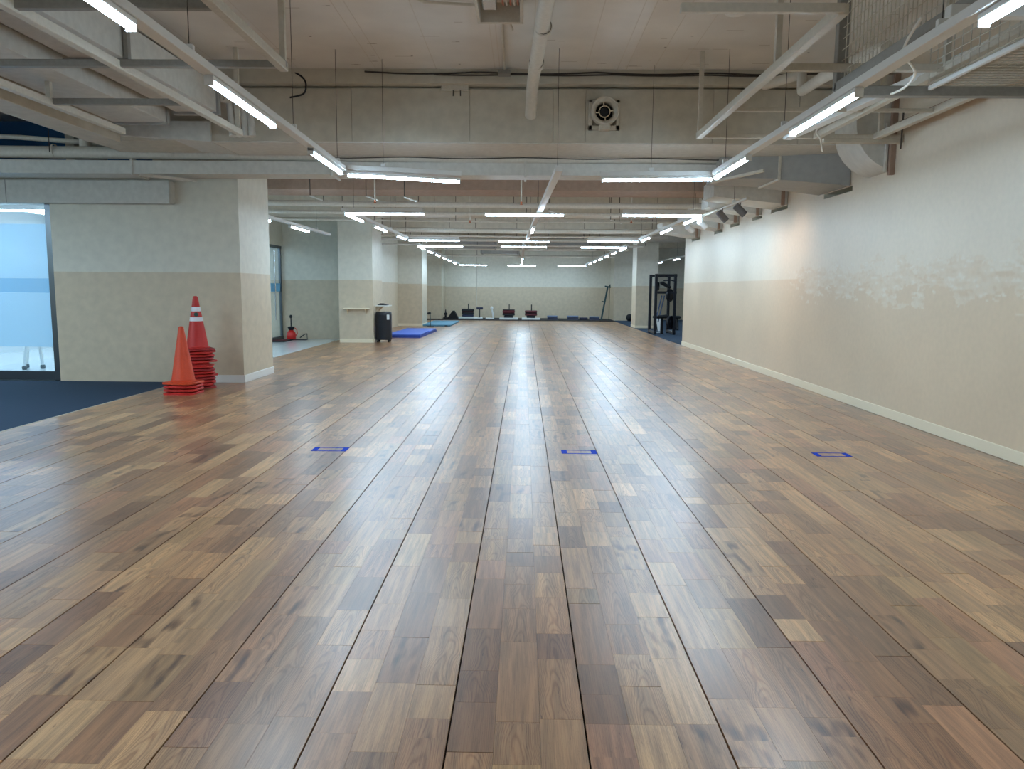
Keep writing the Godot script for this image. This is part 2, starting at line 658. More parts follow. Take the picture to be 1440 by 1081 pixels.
func walls() -> void:
	two_tone("wall_back", -8.7, 4.0, -5.2, -5.0)
	two_tone("wall_left", -8.7, -8.5, -5.0, 10.36)
	# wall with the glass door, and the pillar that ends it
	two_tone("wall_left_front", -6.37, -4.66, 10.36, 10.52, 2.95)
	var sw := begin()
	bx(sw, -4.95, -4.66, 2.95, SLAB, 10.36, 10.52)
	struct(obj("wall_left_upper", sw, M.paint_upper))
	var s := begin()
	bx(s, -10.2, -6.37, 2.40, 2.95, 10.36, 10.52)
	bx(s, -10.2, -8.5, 2.95, SLAB, 10.36, 10.52)
	struct(obj("wall_over_door", s, M.paint_upper))
	two_tone("pillar", -4.66, -3.82, 10.34, 11.55)
	# alcove, glass room
	two_tone("wall_alcove", -10.2, -4.40, 19.4, 19.6)
	two_tone("pillar", -4.42, -3.61, 18.3, 19.5)
	two_tone("wall_left_far", -4.57, -4.37, 19.6, 34.5)
	two_tone("pillar", -4.37, -3.53, 26.6, 27.9, SLAB, 1.46)
	two_tone("pillar", -4.37, -3.53, 32.9, 34.5, SLAB, 1.42)
	two_tone("wall_far", -4.57, 9.2, 34.5, 34.7, SLAB, 1.40)
	s = begin()
	bx(s, -10.2, -10.0, -0.01, SLAB, 10.36, 19.4)
	struct(obj("wall_glass_room", s, M.room_white))
	s = begin()
	bx(s, -6.20, -6.08, 2.33, SLAB, 10.52, 19.4)
	struct(obj("wall_over_glazing", s, M.paint_upper))
	# right
	two_tone("pillar", 3.84, 4.58, 26.5, 27.5, SLAB, 1.45)
	two_tone("pillar", 3.84, 4.62, 33.0, 34.5, SLAB, 1.42)
	two_tone("wall_right_room", 9.0, 9.2, 14.0, 34.5)
	two_tone("wall_right_room_near", 4.0, 9.2, 13.8, 14.0)
	right_wall()
	# baseboards
	s = begin()
	bx(s, 3.785, 3.8, 0, 0.10, -5.0, 18.4, 0.004)
	struct(obj("baseboard_right", s, M.trim_cream))
	s = begin()
	bx(s, -4.66, -3.805, 0, 0.105, 10.325, 10.34, 0.004)
	bx(s, -3.82, -3.805, 0, 0.105, 10.326, 11.56, 0.004)
	struct(obj("baseboard_left", s, M.trim_white))
	s = begin()
	bx(s, -4.42, -3.598, 0, 0.09, 18.288, 18.3, 0.003)
	bx(s, -3.61, -3.598, 0, 0.09, 18.289, 19.5, 0.003)
	struct(obj("baseboard_pillar", s, M.trim_cream))
	s = begin()
	bx(s, -4.37, -3.52, 0, 0.09, 26.588, 26.6, 0.003)
	bx(s, -3.53, -3.518, 0, 0.09, 26.589, 27.9, 0.003)
	struct(obj("baseboard_pillar_left", s, M.trim_cream))
	s = begin()
	bx(s, 3.828, 4.58, 0, 0.09, 26.488, 26.5, 0.003)
	bx(s, 3.828, 3.84, 0, 0.09, 26.489, 27.5, 0.003)
	struct(obj("baseboard_pillar_right", s, M.trim_cream))

const WALL_SLOTS := [[9.15, 10.0, 2.465, 2.525], [11.35, 12.1, 2.49, 2.545], [12.55, 13.1, 2.46, 2.515], [13.85, 14.45, 2.46, 2.515], [15.0, 15.65, 2.42, 2.475], [16.9, 17.7, 2.40, 2.455]]

func right_wall() -> void:
	var s := begin()
	var x := 3.8
	# the face towards the hall carries the paint texture; holes are left out by the ducts in front of them
	var at := func(d, y): return Vector2((d + 5.0) / 23.4, 1.0 - y / SLAB)
	var ds := [-5.0, 18.4]
	var ys := [0.0, SLAB]
	for q in WALL_SLOTS:
		ds.append_array([q[0], q[1]])
		ys.append_array([q[2], q[3]])
	ds.sort()
	ys.sort()
	for i in ds.size() - 1:
		for j in ys.size() - 1:
			var d0: float = ds[i]
			var d1: float = ds[i + 1]
			var y0: float = ys[j]
			var y1: float = ys[j + 1]
			if d1 - d0 < 0.0005 or y1 - y0 < 0.0005: continue
			var open := false
			for q in WALL_SLOTS:
				if d0 > q[0] - 0.001 and d1 < q[1] + 0.001 and y0 > q[2] - 0.001 and y1 < q[3] + 0.001: open = true
			if not open:
				board_quad(s, [V(x, y0, d0), V(x, y0, d1), V(x, y1, d1), V(x, y1, d0)], [at.call(d0, y0), at.call(d1, y0), at.call(d1, y1), at.call(d0, y1)], Vector3.LEFT)
	s.set_material(M.right_wall)
	var mesh := s.commit()
	s = begin()
	for q in WALL_SLOTS:                                 # reveals of the openings
		quad(s, V(x, q[2], q[0]), V(4.0, q[2], q[0]), V(4.0, q[2], q[1]), V(x, q[2], q[1]), Vector3.UP)
		quad(s, V(x, q[3], q[0]), V(4.0, q[3], q[0]), V(4.0, q[3], q[1]), V(x, q[3], q[1]), Vector3.DOWN)
		quad(s, V(x, q[2], q[0]), V(4.0, q[2], q[0]), V(4.0, q[3], q[0]), V(x, q[3], q[0]), Vector3.FORWARD)
		quad(s, V(x, q[2], q[1]), V(4.0, q[2], q[1]), V(4.0, q[3], q[1]), V(x, q[3], q[1]), Vector3.BACK)
	quad(s, V(4.0, 0, -5), V(4.0, 0, 18.4), V(4.0, SLAB, 18.4), V(4.0, SLAB, -5), Vector3.RIGHT)
	quad(s, V(x, 0, 18.4), V(4.0, 0, 18.4), V(4.0, SLAB, 18.4), V(x, SLAB, 18.4), Vector3.FORWARD)
	quad(s, V(x, 0, -5), V(4.0, 0, -5), V(4.0, SLAB, -5), V(x, SLAB, -5), Vector3.BACK)
	quad(s, V(x, SLAB, -5), V(4.0, SLAB, -5), V(4.0, SLAB, 18.4), V(x, SLAB, 18.4), Vector3.UP)
	quad(s, V(x, 0, -5), V(4.0, 0, -5), V(4.0, 0, 18.4), V(x, 0, 18.4), Vector3.DOWN)
	s.set_material(M.paint_upper)
	s.commit(mesh)
	var o := MeshInstance3D.new()
	o.mesh = mesh
	put("wall_right", o)
	struct(o)

func ceiling() -> void:
	var s := begin()
	bx(s, -10.2, 9.2, SLAB, SLAB + 0.25, -5.2, 34.7)
	struct(obj("ceiling", s, M.ceiling_paint))
	# beams across the hall
	var ds := [0.35, 4.55 - 8.4, 12.95, 17.15, 21.35, 25.55, 29.75]
	for d in ds:
		s = begin()
		bx(s, -10.0 if d > 9 else -8.5, 3.8 if d < 18 else 9.0, 2.92, SLAB, d, d + 0.85, 0.006)
		struct(obj("beam", s, M.shade_and_trim_brown if d == 12.95 else M.beam_paint))  # the beam in shadow has its shade put into the colour
	# the clad beam in view: haunch, dark joint, panels
	s = begin()
	for q in [[-4.95, 0.76, 2.93, SLAB], [0.96, 3.8, 2.93, SLAB], [0.76, 0.96, 3.335, SLAB], [0.76, 0.96, 2.93, 3.135]]:
		bx(s, q[0], q[1], q[2], q[3], 8.80, 9.58)
	bx(s, -3.5, 3.8, 3.51, SLAB, 8.62, 8.81)
	var b := obj("beam", s, M.beam_paint)
	struct(b)
	var cuts := [-3.5, -1.93, -0.62, 0.30, 0.66, 2.06, 3.0, 3.8]
	for i in cuts.size() - 1:
		s = begin()
		if i == 4:                                       # cut out round the fan
			for q in [[cuts[i] + 0.0015, 0.76, 2.915, 3.485], [0.96, cuts[i + 1] - 0.0015, 2.915, 3.485], [0.76, 0.96, 3.335, 3.485], [0.76, 0.96, 2.915, 3.135]]:
				bx(s, q[0], q[1], q[2], q[3], 8.745, 8.80)
		else:
			bx(s, cuts[i] + 0.0015, cuts[i + 1] - 0.0015, 2.915, 3.485 + [0.0, 0.004, -0.003, 0.003, 0.0, 0.004, 0.0][i], 8.745, 8.80, 0.002)
		obj("panel", s, M.beam_paint, b)
	s = begin()
	bx(s, -3.5, 3.8, 2.905, 2.935, 8.76, 9.60, 0.003)
	obj("soffit", s, M.duct_paint, b)
	# left end of the beam, boxed out
	s = begin()
	loft(s, [V(-4.95, 3.0, 8.7), V(-3.5, 2.9, 8.7), V(-3.5, 2.9, 9.55), V(-4.95, 3.0, 9.55)], [V(-4.95, 3.12, 8.7), V(-3.5, 3.12, 8.7), V(-3.5, 3.12, 9.55), V(-4.95, 3.12, 9.55)])
	obj("soffit_end", s, M.duct_paint, b)
	# recess above the pipes on the left, blue light put into its colour
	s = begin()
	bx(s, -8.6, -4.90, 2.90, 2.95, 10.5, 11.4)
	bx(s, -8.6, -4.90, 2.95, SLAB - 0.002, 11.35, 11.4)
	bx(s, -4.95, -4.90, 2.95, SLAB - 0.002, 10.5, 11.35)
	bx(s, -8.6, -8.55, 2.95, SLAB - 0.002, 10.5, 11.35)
	struct(obj("wall_recess", s, M.blue_light_tint))

# ==================================================================== lamps
func tube_mesh(length: float) -> Array:
	var key := snappedf(length, 0.01)
	if not tube_meshes.has(key):
		var h := length / 2
		var a := begin()                                # housing above the tube
		cbox(a, Transform3D(Basis(), Vector3(0, 0.034, 0)), Vector3(length, 0.028, 0.056), 0.004)
		var g := begin()                                # half-round diffuser
		var prof := []
		for k in 9:
			var t := PI * k / 8.0
			prof.append(Vector3(0, 0.02 - sin(t) * 0.026, cos(t) * 0.024))
		for k in 8:
			var n0 := Vector3(0, prof[k].y - 0.02, prof[k].z).normalized()
			var n1 := Vector3(0, prof[k + 1].y - 0.02, prof[k + 1].z).normalized()
			var l := Vector3(-h + 0.012, 0, 0)
			var r := Vector3(h - 0.012, 0, 0)
			smooth_quad(g, prof[k] + l, prof[k + 1] + l, prof[k + 1] + r, prof[k] + r, n0, n1, n1, n0)
			tri(g, Vector3(0, 0.02, 0) + l, prof[k] + l, prof[k + 1] + l, Vector3.LEFT)
			tri(g, Vector3(0, 0.02, 0) + r, prof[k] + r, prof[k + 1] + r, Vector3.RIGHT)
		quad(g, Vector3(-h + 0.012, 0.02, 0.024), Vector3(h - 0.012, 0.02, 0.024), Vector3(h - 0.012, 0.02, -0.024), Vector3(-h + 0.012, 0.02, -0.024), Vector3.UP)
		var c := begin()
		cbox(c, Transform3D(Basis(), Vector3.ZERO), Vector3(0.012, 0.056, 0.054), 0.003)
		tube_meshes[key] = [a.commit(), g.commit(), c.commit()]
	return tube_meshes[key]

func tube_light(a: Vector3, b: Vector3, label: String, group: String, power := TUBE_POWER, color := TUBE_COLOR) -> Node3D:
	var t := thing("tube_light", label, "tube light", Vector3.ZERO, group)
	var x := (b - a).normalized()
	var z := x.cross(Vector3.UP).normalized()
	t.transform = Transform3D(Basis(x, z.cross(x), z), (a + b) / 2)
	var l := a.distance_to(b)
	var ms := tube_mesh(l)
	for p in [["housing", ms[0], M.rail_white, 0.0], ["diffuser", ms[1], M.tube_glow, 0.0], ["end_cap", ms[2], M.rail_white, -l / 2 + 0.006], ["end_cap", ms[2], M.rail_white, l / 2 - 0.006]]:
		var o := MeshInstance3D.new()
		o.mesh = p[1]
		o.material_override = p[2]
		o.position.x = p[3]
		if p[0] == "end_cap": o.position.y = 0.018
		put(p[0], o, t)
	var lamp := AreaLight3D.new()
	lamp.name = "lamp"
	lamp.area_size = Vector2(l - 0.03, 0.048)
	lamp.light_energy = power
	lamp.light_color = color
	lamp.shadow_enabled = true
	lamp.area_range = 30.0
	# the area shines along its own -z: turn that downwards
	lamp.transform = Transform3D(Basis(Vector3.RIGHT, Vector3.FORWARD, Vector3.UP), Vector3(0, -0.010, 0))
	t.add_child(lamp)
	return t

const NTHS := ["lowest", "second", "third", "fourth", "fifth", "sixth", "seventh", "eighth", "ninth", "tenth", "eleventh", "twelfth", "top"]
const NTH := ["first", "second", "third", "fourth", "fifth", "sixth", "seventh", "eighth", "ninth"]

func rail(parent: Node3D, a: Vector3, b: Vector3) -> void:
	var s := begin()
	bar(s, a + Vector3(0, 0.073, 0), b + Vector3(0, 0.073, 0), 0.075, 0.048, 0.003)
	obj("rail", s, M.rail_white, parent)

func hanger(parent: Node3D, p: Vector3, top := SLAB) -> void:
	var s := begin()
	tube(s, [p + Vector3(0, 0.1, 0), Vector3(p.x, top, p.z)], 0.0025, 6, false)
	var wire := obj("hanger_wire", s, M.cable_dark, parent)
	s = begin()
	cbox(s, Transform3D(Basis(), p + Vector3(0, 0.115, 0)), Vector3(0.05, 0.04, 0.03), 0.003)
	obj("clip", s, M.rail_white, wire)

func light_tracks() -> void:
	# near group, open towards the camera
	var y := 2.47
	var t := thing("light_track", "near left ceiling light track running towards the camera", "light track", Vector3.ZERO, "suspended light tracks")
	rail(t, V(-1.66, y, -4.0), V(-1.915, y, 8.24))
	rail(t, V(-1.95, y + 0.02, 8.24), V(-0.68, y - 0.03, 8.34))
	for d in [4.32, 6.35, 7.95]: hanger(t, V(-1.66 - 0.0208 * (d + 4.0), y, d))
	hanger(t, V(-1.5, y, 8.27))
	var spans := [[2.45, 3.67], [4.58, 5.80], [6.88, 8.10]]
	for i in 3:
		var s0: Array = spans[i]
		var f := func(d): return V(-1.66 - 0.0208 * (d + 4.0), y, d)
		tube_light(f.call(s0[0]), f.call(s0[1]), "lit white tube lamp, %s from the camera on near left track" % NTH[i], "tube lamps of the near tracks")
	for i in 2:
		tube_light(V(-1.7, y, -2.6 + 2.5 * i), V(-1.7, y, -1.4 + 2.5 * i), "lit white tube lamp on near left track, out of view %s the camera" % ["behind", "above"][i], "tube lamps of the near tracks")
	tube_light(V(-1.88, y, 8.24), V(-0.69, y - 0.05, 8.34), "lit tube lamp crossing the left half of the hall below the clad beam", "tube lamps of the near tracks")
	t = thing("light_track", "near right ceiling light track beside the wire mesh basket", "light track", Vector3.ZERO, "suspended light tracks")
	rail(t, V(1.97, y, -4.0), V(2.02, y, 8.40))
	rail(t, V(2.055, y, 8.41), V(0.81, y - 0.005, 8.47))
	for d in [3.9, 6.15, 7.9]: hanger(t, V(2.0, y, d))
	hanger(t, V(1.35, y, 8.45))
	spans = [[2.35, 3.58], [4.80, 6.0], [7.08, 8.30]]
	for i in 3:
		tube_light(V(2.0, y, spans[i][0]), V(2.015, y, spans[i][1]), "lit white tube lamp, %s from the camera on near right track" % NTH[i], "tube lamps of the near tracks")
	for i in 2:
		tube_light(V(1.99, y, -2.6 + 2.5 * i), V(1.99, y, -1.4 + 2.5 * i), "lit white tube lamp on near right track, out of view %s the camera" % ["behind", "above"][i], "tube lamps of the near tracks")
	tube_light(V(2.0, y, 8.41), V(0.82, y - 0.005, 8.47), "lit tube lamp crossing the right half of the hall below the exhaust fan", "tube lamps of the near tracks")
	# track over the dark carpet, left of the frame
	t = thing("light_track", "light track over the dark carpet left of the picture", "light track", Vector3.ZERO, "suspended light tracks")
	rail(t, V(-5.9, y, -4.0), V(-5.9, y, 7.0))
	for d in [-2.0, 2.0, 6.4]: hanger(t, V(-5.9, y, d), 3.36 if d > 1.5 else SLAB)
	for i in 4:
		tube_light(V(-5.9, y, -2.2 + 2.6 * i), V(-5.9, y, -1.0 + 2.6 * i), "lit tube lamp over the dark carpet left of the picture, %s from behind" % NTH[i], "tube lamps over the carpet", 2.5)
	t = thing("light_track", "added light track along the far left wall outside the picture", "light track", Vector3.ZERO, "suspended light tracks")  # unseen track, added to brighten the left wall
	rail(t, V(-7.9, y, 0.0), V(-7.9, y, 9.0))
	for d in [0.6, 4.0, 8.6]: hanger(t, V(-7.9, y, d))
	for i in 6:
		tube_light(V(-7.9, y, 0.2 + 1.45 * i), V(-7.9, y, 1.4 + 1.45 * i), "added lit tube lamp by the far left wall outside the picture, %s from behind" % NTH[i], "tube lamps over the carpet", 2.5)
	# second group: closed rectangle from 11.7 to 18 m
	y = 2.40
	for side in [["left", -2.73], ["right", 2.67]]:
		t = thing("light_track", "%s light track in the middle of the hall" % side[0], "light track", Vector3.ZERO, "suspended light tracks")
		var x: float = side[1]
		var inward := 1.2 if x < 0 else -1.2
		rail(t, V(x, y, 11.7), V(x, y, 18.05))
		rail(t, V(x, y, 11.7), V(x + inward, y, 11.7))
		rail(t, V(x, y, 18.05), V(x + inward, y, 18.05))
		for d in [12.4, 15.8, 17.8]: hanger(t, V(x, y, d))
		spans = [[11.85, 13.05], [14.05, 15.25], [16.5, 17.7]]
		for i in 3:
			tube_light(V(x, y, spans[i][0]), V(x, y, spans[i][1]), "lit tube lamp on middle %s track, %s of its three lengthwise lamps" % [side[0], NTH[i]], "tube lamps of the middle tracks")
		tube_light(V(x + inward * 0.02, y, 11.7), V(x + inward * 1.02, y, 11.7), "lit crosswise tube lamp at the near end of middle %s track" % side[0], "tube lamps of the middle tracks")
		tube_light(V(x + inward * 0.02, y, 18.05), V(x + inward * 1.02, y, 18.05), "lit crosswise tube lamp at the far end of middle %s track" % side[0], "tube lamps of the middle tracks")
	# track along the middle
	t = thing("light_track", "bare white light track running down the middle of the hall", "light track", Vector3.ZERO, "suspended light tracks")
	rail(t, V(0.33, y, 7.7), V(0.06, y, 18.1))
	for d in [7.9, 12.3, 16.0]: hanger(t, V(0.52 - 0.025 * d, y, d))
	tube_light(V(0.17, y, 14.1), V(0.14, y, 15.3), "lit lengthwise tube lamp on the bare middle track", "tube lamps of the middle tracks")
	tube_light(V(-0.60, y - 0.01, 11.65), V(0.585, y - 0.01, 11.65), "lit crosswise tube lamp under the near part of bare middle track", "tube lamps of the middle tracks")
	tube_light(V(-0.61, y - 0.01, 18.15), V(0.58, y - 0.01, 18.15), "lit crosswise tube lamp at the far end of bare middle track", "tube lamps of the middle tracks")
	# far group, 20 to 33 m
	var y0 := 2.385
	var y1 := 2.295
	for side in [["left", -2.80, -2.80], ["right", 2.66, 2.62], ["middle", -0.02, -0.12]]:
		t = thing("light_track", "%s light track at the far end of the hall" % side[0], "light track", Vector3.ZERO, "suspended light tracks")
		var f := func(d): return V(lerpf(side[1], side[2], (d - 20.2) / 12.8), lerpf(y0, y1, (d - 20.2) / 12.8), d)
		rail(t, f.call(20.2), f.call(33.05))
		for d in [21.5, 25.0, 30.0]: hanger(t, f.call(d))
		var starts := [20.4, 22.3, 24.25, 26.2, 28.15, 30.2]
		for i in 6:
			if side[0] == "middle" and i < 3: continue
			tube_light(f.call(starts[i]), f.call(starts[i] + 1.2), "small lit tube lamp on far %s track, %s lamp along it" % [side[0], NTH[i]], "tube lamps of the far tracks")
		for w in [[20.2, "near"], [33.05, "far"]]:
			var p: Vector3 = f.call(w[0])
			var off := 0.0 if side[0] == "left" else (-1.2 if side[0] == "right" else -0.6)
			tube_light(p + Vector3(off, 0, 0), p + Vector3(off + 1.2, 0, 0), "lit crosswise tube lamp at the %s end of far %s track" % [w[1], side[0]], "tube lamps of the far tracks")
	# alcove
	t = thing("light_track", "light track above the white tiled alcove", "light track", Vector3.ZERO, "suspended light tracks")
	rail(t, V(-4.28, 2.40, 11.7), V(-4.34, 2.40, 17.2))
	for d in [12.3, 16.0]: hanger(t, V(-4.3, 2.40, d))
	tube_light(V(-4.29, 2.40, 11.9), V(-4.30, 2.40, 13.05), "lit tube lamp above the alcove, half hidden by the near pillar", "tube lamps of the alcove")
	tube_light(V(-4.31, 2.40, 14.2), V(-4.33, 2.40, 15.5), "lit tube lamp above the alcove, in clear view", "tube lamps of the alcove")
	# room on the right
	t = thing("light_track", "light track in the weights room on the right", "light track", Vector3.ZERO, "suspended light tracks")
	rail(t, V(5.5, 2.4, 20.0), V(5.5, 2.4, 33.5))
	for d in [22.0, 28.0, 32.0]: hanger(t, V(5.5, 2.4, d))
	for i in 4:
		tube_light(V(5.5, 2.4, 20.6 + i * 3.4), V(5.5, 2.4, 21.8 + i * 3.4), "lit tube lamp in the weights room, %s along its track" % NTH[i], "tube lamps of the weights room")

func spotlights() -> void:
	# track spots in front of the right wall
	var t := thing("spotlight_rail", "short round rail with spotlights by the right wall", "rail")
	var s := begin()
	tube(s, [V(2.95, 2.52, 10.4), V(2.85, 2.50, 13.6)], 0.022, 8)
	obj("rail", s, M.steel_cream, t)
	hanger(t, V(2.93, 2.43, 11.0))
	hanger(t, V(2.87, 2.43, 13.2))
	var rows := [
		[V(2.95, 2.40, 10.75), Vector3(0.86, -0.75, -0.05), M.spot_grey, Color(1.0, 0.80, 0.52), 0.30, "grey cylinder spotlight with a warm beam, nearer of the two"],
		[V(2.90, 2.39, 11.5), Vector3(0.80, -0.80, -0.15), M.spot_grey, Color(1.0, 0.80, 0.52), 0.30, "grey cylinder spotlight with a warm beam, farther of the two"],
		[V(2.86, 2.37, 12.6), Vector3(0.80, -0.5, -0.75), M.spot_white, Color(0.86, 0.98, 1.0), 0.04, "white cylinder spotlight with a cool beam, nearer of the two"],
		[V(2.85, 2.36, 13.5), Vector3(0.80, -0.4, -0.9), M.spot_white, Color(0.86, 0.98, 1.0), 0.04, "white cylinder spotlight with a cool beam, farther of the two"]]
	for r in rows:
		var o := thing("spotlight", r[5], "spotlight", r[0], "spotlights by the right wall")
		var dir: Vector3 = r[1].normalized()
		s = begin()
		lathe(s, [Vector2(0, -0.09), Vector2(0.045, -0.09), Vector2(0.05, -0.085), Vector2(0.05, 0.09), Vector2(0.042, 0.09), Vector2(0.042, 0.07)], 18, aim(Vector3.ZERO, dir))
		var can := obj("body", s, r[2], o)
		s = begin()
		lathe(s, [Vector2(0.042, 0.07), Vector2(0.0, 0.075)], 18, aim(Vector3.ZERO, dir))
		obj("lens", s, M.spot_glow, can)
		s = begin()
		tube(s, [Vector3(0, 0.04, 0), Vector3(0, 0.115, 0)], 0.01, 8)
		obj("bracket", s, r[2], o)
		var l := SpotLight3D.new()
		l.name = "lamp"
		l.light_color = r[3]
		l.light_energy = r[4]
		l.spot_range = 20.0
		l.spot_attenuation = 2.0
		l.spot_angle = 56.0
		l.spot_angle_attenuation = 1.0
		l.light_size = 0.04
		l.shadow_enabled = true
		o.add_child(l)
		l.transform = Transform3D(Basis.looking_at(dir, Vector3.UP), dir * 0.1)

# ==================================================================== ducts, pipes, cables
func pipe(called: String, label: String, pts: Array, r: float, m: Material, cat := "pipe", group := "") -> Node3D:
	var t := thing(called, label, cat, Vector3.ZERO, group)
	var s := begin()
	tube(s, smoothed(pts) if cat == "cable" and pts.size() < 12 else pts, r, 14 if r > 0.02 else 8)
	obj("body", s, m, t)
	return t

func smoothed(pts: Array) -> Array:
	var c := Curve3D.new()
	for i in pts.size():
		var a: Vector3 = pts[maxi(i - 1, 0)]
		var b: Vector3 = pts[mini(i + 1, pts.size() - 1)]
		var h := (b - a) / 6.0
		c.add_point(pts[i], -h, h)
	c.bake_interval = 0.03
	return Array(c.get_baked_points())

func services() -> void:
	var s: SurfaceTool
	var t: Node3D
	# pipe and duct below the clad beam, right across the hall
	t = pipe("ceiling_pipe", "long white pipe crossing the hall just behind the clad beam", [V(-8.4, 2.975, 9.80), V(-4.0, 2.95, 9.78), V(-0.4, 2.905, 9.75), V(2.9, 2.93, 9.75)], 0.075, M.pipe_white, "pipe", "pipes crossing the ceiling")
	for x in [-5.9, -4.4, -2.8, -1.2, 0.5, 1.9]:
		s = begin()
		tube(s, [V(x, 2.945, 9.67), V(x, SLAB, 9.67)], 0.005, 6, false)
		obj("hanger", s, M.cable_dark, t)
		s = begin()
		lathe(s, [Vector2(0.077, -0.012), Vector2(0.082, -0.012), Vector2(0.082, 0.012), Vector2(0.077, 0.012)], 14, aim(V(x, 2.94 - 0.006 * x, 9.77), Vector3.RIGHT))
		obj("clamp", s, M.pipe_white, t)
	t = thing("air_duct", "flat grey air duct crossing the hall in front of the near pillar", "duct", Vector3.ZERO, "air ducts")
	s = begin()
	loft(s, [V(-8.4, 2.69, 9.70), V(-8.4, 2.69, 10.10), V(-8.4, 2.86, 10.10), V(-8.4, 2.86, 9.70)], [V(2.35, 2.70, 9.70), V(2.35, 2.70, 10.10), V(2.35, 2.84, 10.10), V(2.35, 2.84, 9.70)])
	obj("body", s, M.duct_paint, t)
	for x in [-4.9, -2.4, 0.0]:
		s = begin()
		bx(s, x - 0.015, x + 0.015, 2.675, 2.875, 9.685, 10.115, 0.004)
		obj("flange", s, M.duct_paint, t)
	s = begin()
	loft(s, [V(2.35, 2.66, 9.55), V(2.35, 2.66, 10.20), V(2.35, 2.90, 10.20), V(2.35, 2.90, 9.55)], [V(3.05, 2.64, 9.45), V(3.05, 2.64, 10.20), V(3.05, 2.91, 10.20), V(3.05, 2.91, 9.45)])
	obj("flare", s, M.duct_grey, t)
	s = begin()
	loft(s, [V(3.05, 2.63, 9.45), V(3.05, 2.63, 10.20), V(3.05, 2.91, 10.20), V(3.05, 2.91, 9.45)], [V(3.79, 2.53, 9.2), V(3.79, 2.53, 10.15), V(3.79, 2.91, 10.15), V(3.79, 2.91, 9.2)])
	obj("end_piece", s, M.duct_grey, t)
	s = begin()
	bx(s, 3.025, 3.055, 2.62, 2.92, 9.43, 10.22, 0.004)
	obj("flange", s, M.steel_cream, t)
	s = begin()
	bar(s, V(2.25, 2.60, 9.5), V(2.75, 2.68, 9.1), 0.05, 0.03, 0.003)
	obj("bracket", s, M.steel_cream, t)
	# bracket ears left
	s = begin()
	bar(s, V(-4.75, 2.665, 9.6), V(-4.2, 2.64, 9.95), 0.06, 0.03, 0.003)
	obj("bracket", s, M.steel_cream, t)
	# curved elbow by the right wall
	t = thing("duct_elbow", "curved cream duct elbow bending into the right wall", "duct", Vector3.ZERO, "air ducts")
	var front := []
	var back := []
	var cx := 3.9
	var cy := 3.02
	for k in 11:
		var a := PI + (PI / 2) * k / 10.0
		front.append(V(cx + 0.50 * cos(a), cy + 0.48 * sin(a), 8.18))
		back.append(V(cx + 0.50 * cos(a), cy + 0.48 * sin(a), 8.74))
	s = begin()
	for k in 10:
		var n0 := Vector3(cos(PI + PI / 2 * k / 10.0), sin(PI + PI / 2 * k / 10.0), 0)
		var n1 := Vector3(cos(PI + PI / 2 * (k + 1) / 10.0), sin(PI + PI / 2 * (k + 1) / 10.0), 0)
		smooth_quad(s, front[k], front[k + 1], back[k + 1], back[k], n0, n1, n1, n0)
	quad(s, V(3.4, 3.02, 8.18), V(3.4, 3.5, 8.18), V(3.4, 3.5, 8.74), V(3.4, 3.02, 8.74), Vector3.LEFT)
	obj("curved_side", s, M.duct_paint, t)
	s = begin()
	for k in 10:
		tri(s, V(3.79, 3.02, 8.18), front[k] if front[k].x < 3.79 else V(3.79, front[k].y, 8.18), front[k + 1] if front[k + 1].x < 3.79 else V(3.79, front[k + 1].y, 8.18), Vector3.BACK)
	quad(s, V(3.4, 3.02, 8.18), V(3.79, 3.02, 8.18), V(3.79, 3.5, 8.18), V(3.4, 3.5, 8.18), Vector3.BACK)
	obj("cheek", s, M.duct_paint, t)
	s = begin()
	bx(s, 3.70, 3.73, 2.53, 3.02, 8.160, 8.19, 0.003)
	obj("flange", s, M.duct_paint, t)
	s = begin()
	bx(s, 3.74, 3.798, 2.50, 3.5, 8.13, 8.18, 0.003)
	obj("collar", s, M.shade_and_trim_brown, t)
	# branch ducts farther along the right wall
	var rows := [[11.35, 0.75, 2.55, 2.80, 2.75, "largest branch duct"], [12.55, 0.55, 2.52, 2.70, 2.95, "second branch duct"], [13.85, 0.6, 2.52, 2.74, 3.0, "third branch duct"], [15.0, 0.65, 2.48, 2.70, 3.05, "fourth branch duct"], [16.9, 0.8, 2.46, 2.68, 3.0, "farthest branch duct"]]
	for r in rows:
		t = thing("branch_duct", "%s counted from the camera, entering the top of right wall" % r[5], "duct", Vector3.ZERO, "branch ducts on the right wall")
		s = begin()
		loft(s, [V(3.79, r[2], r[0]), V(3.79, r[2], r[0] + r[1]), V(3.79, r[3], r[0] + r[1]), V(3.79, r[3], r[0])], [V(r[4], r[2] + 0.12, r[0] + 0.1), V(r[4], r[2] + 0.12, r[0] + r[1]), V(r[4], r[3] + 0.1, r[0] + r[1]), V(r[4], r[3] + 0.1, r[0] + 0.1)])
		obj("body", s, M.duct_paint, t)
		s = begin()
		bx(s, 3.70, 3.75, r[2] - 0.015, r[3] + 0.02, r[0] - 0.015, r[0] + 0.02, 0.003)
		obj("flange", s, M.shade_and_trim_brown, t)
	# lengthwise ducts on the left
	t = thing("air_duct", "deep white duct running towards the camera above the left track", "duct", Vector3.ZERO, "air ducts")
	s = begin()
	bx(s, -3.70, -3.26, 3.13, 3.42, 1.5, 8.30, 0.004)
	obj("body", s, M.duct_paint, t)
	s = begin()
	bx(s, -3.72, -3.235, 3.105, 3.445, 8.30, 8.36, 0.004)
	obj("end_collar", s, M.duct_grey, t)
	for d in [4.9, 6.4]:
		s = begin()
		bx(s, -3.75, -3.22, 3.09, 3.128, d, d + 0.05)
		bx(s, -3.25, -3.215, 3.09, SLAB, d, d + 0.05)
		obj("hanger_strap", s, M.steel_grey, t)
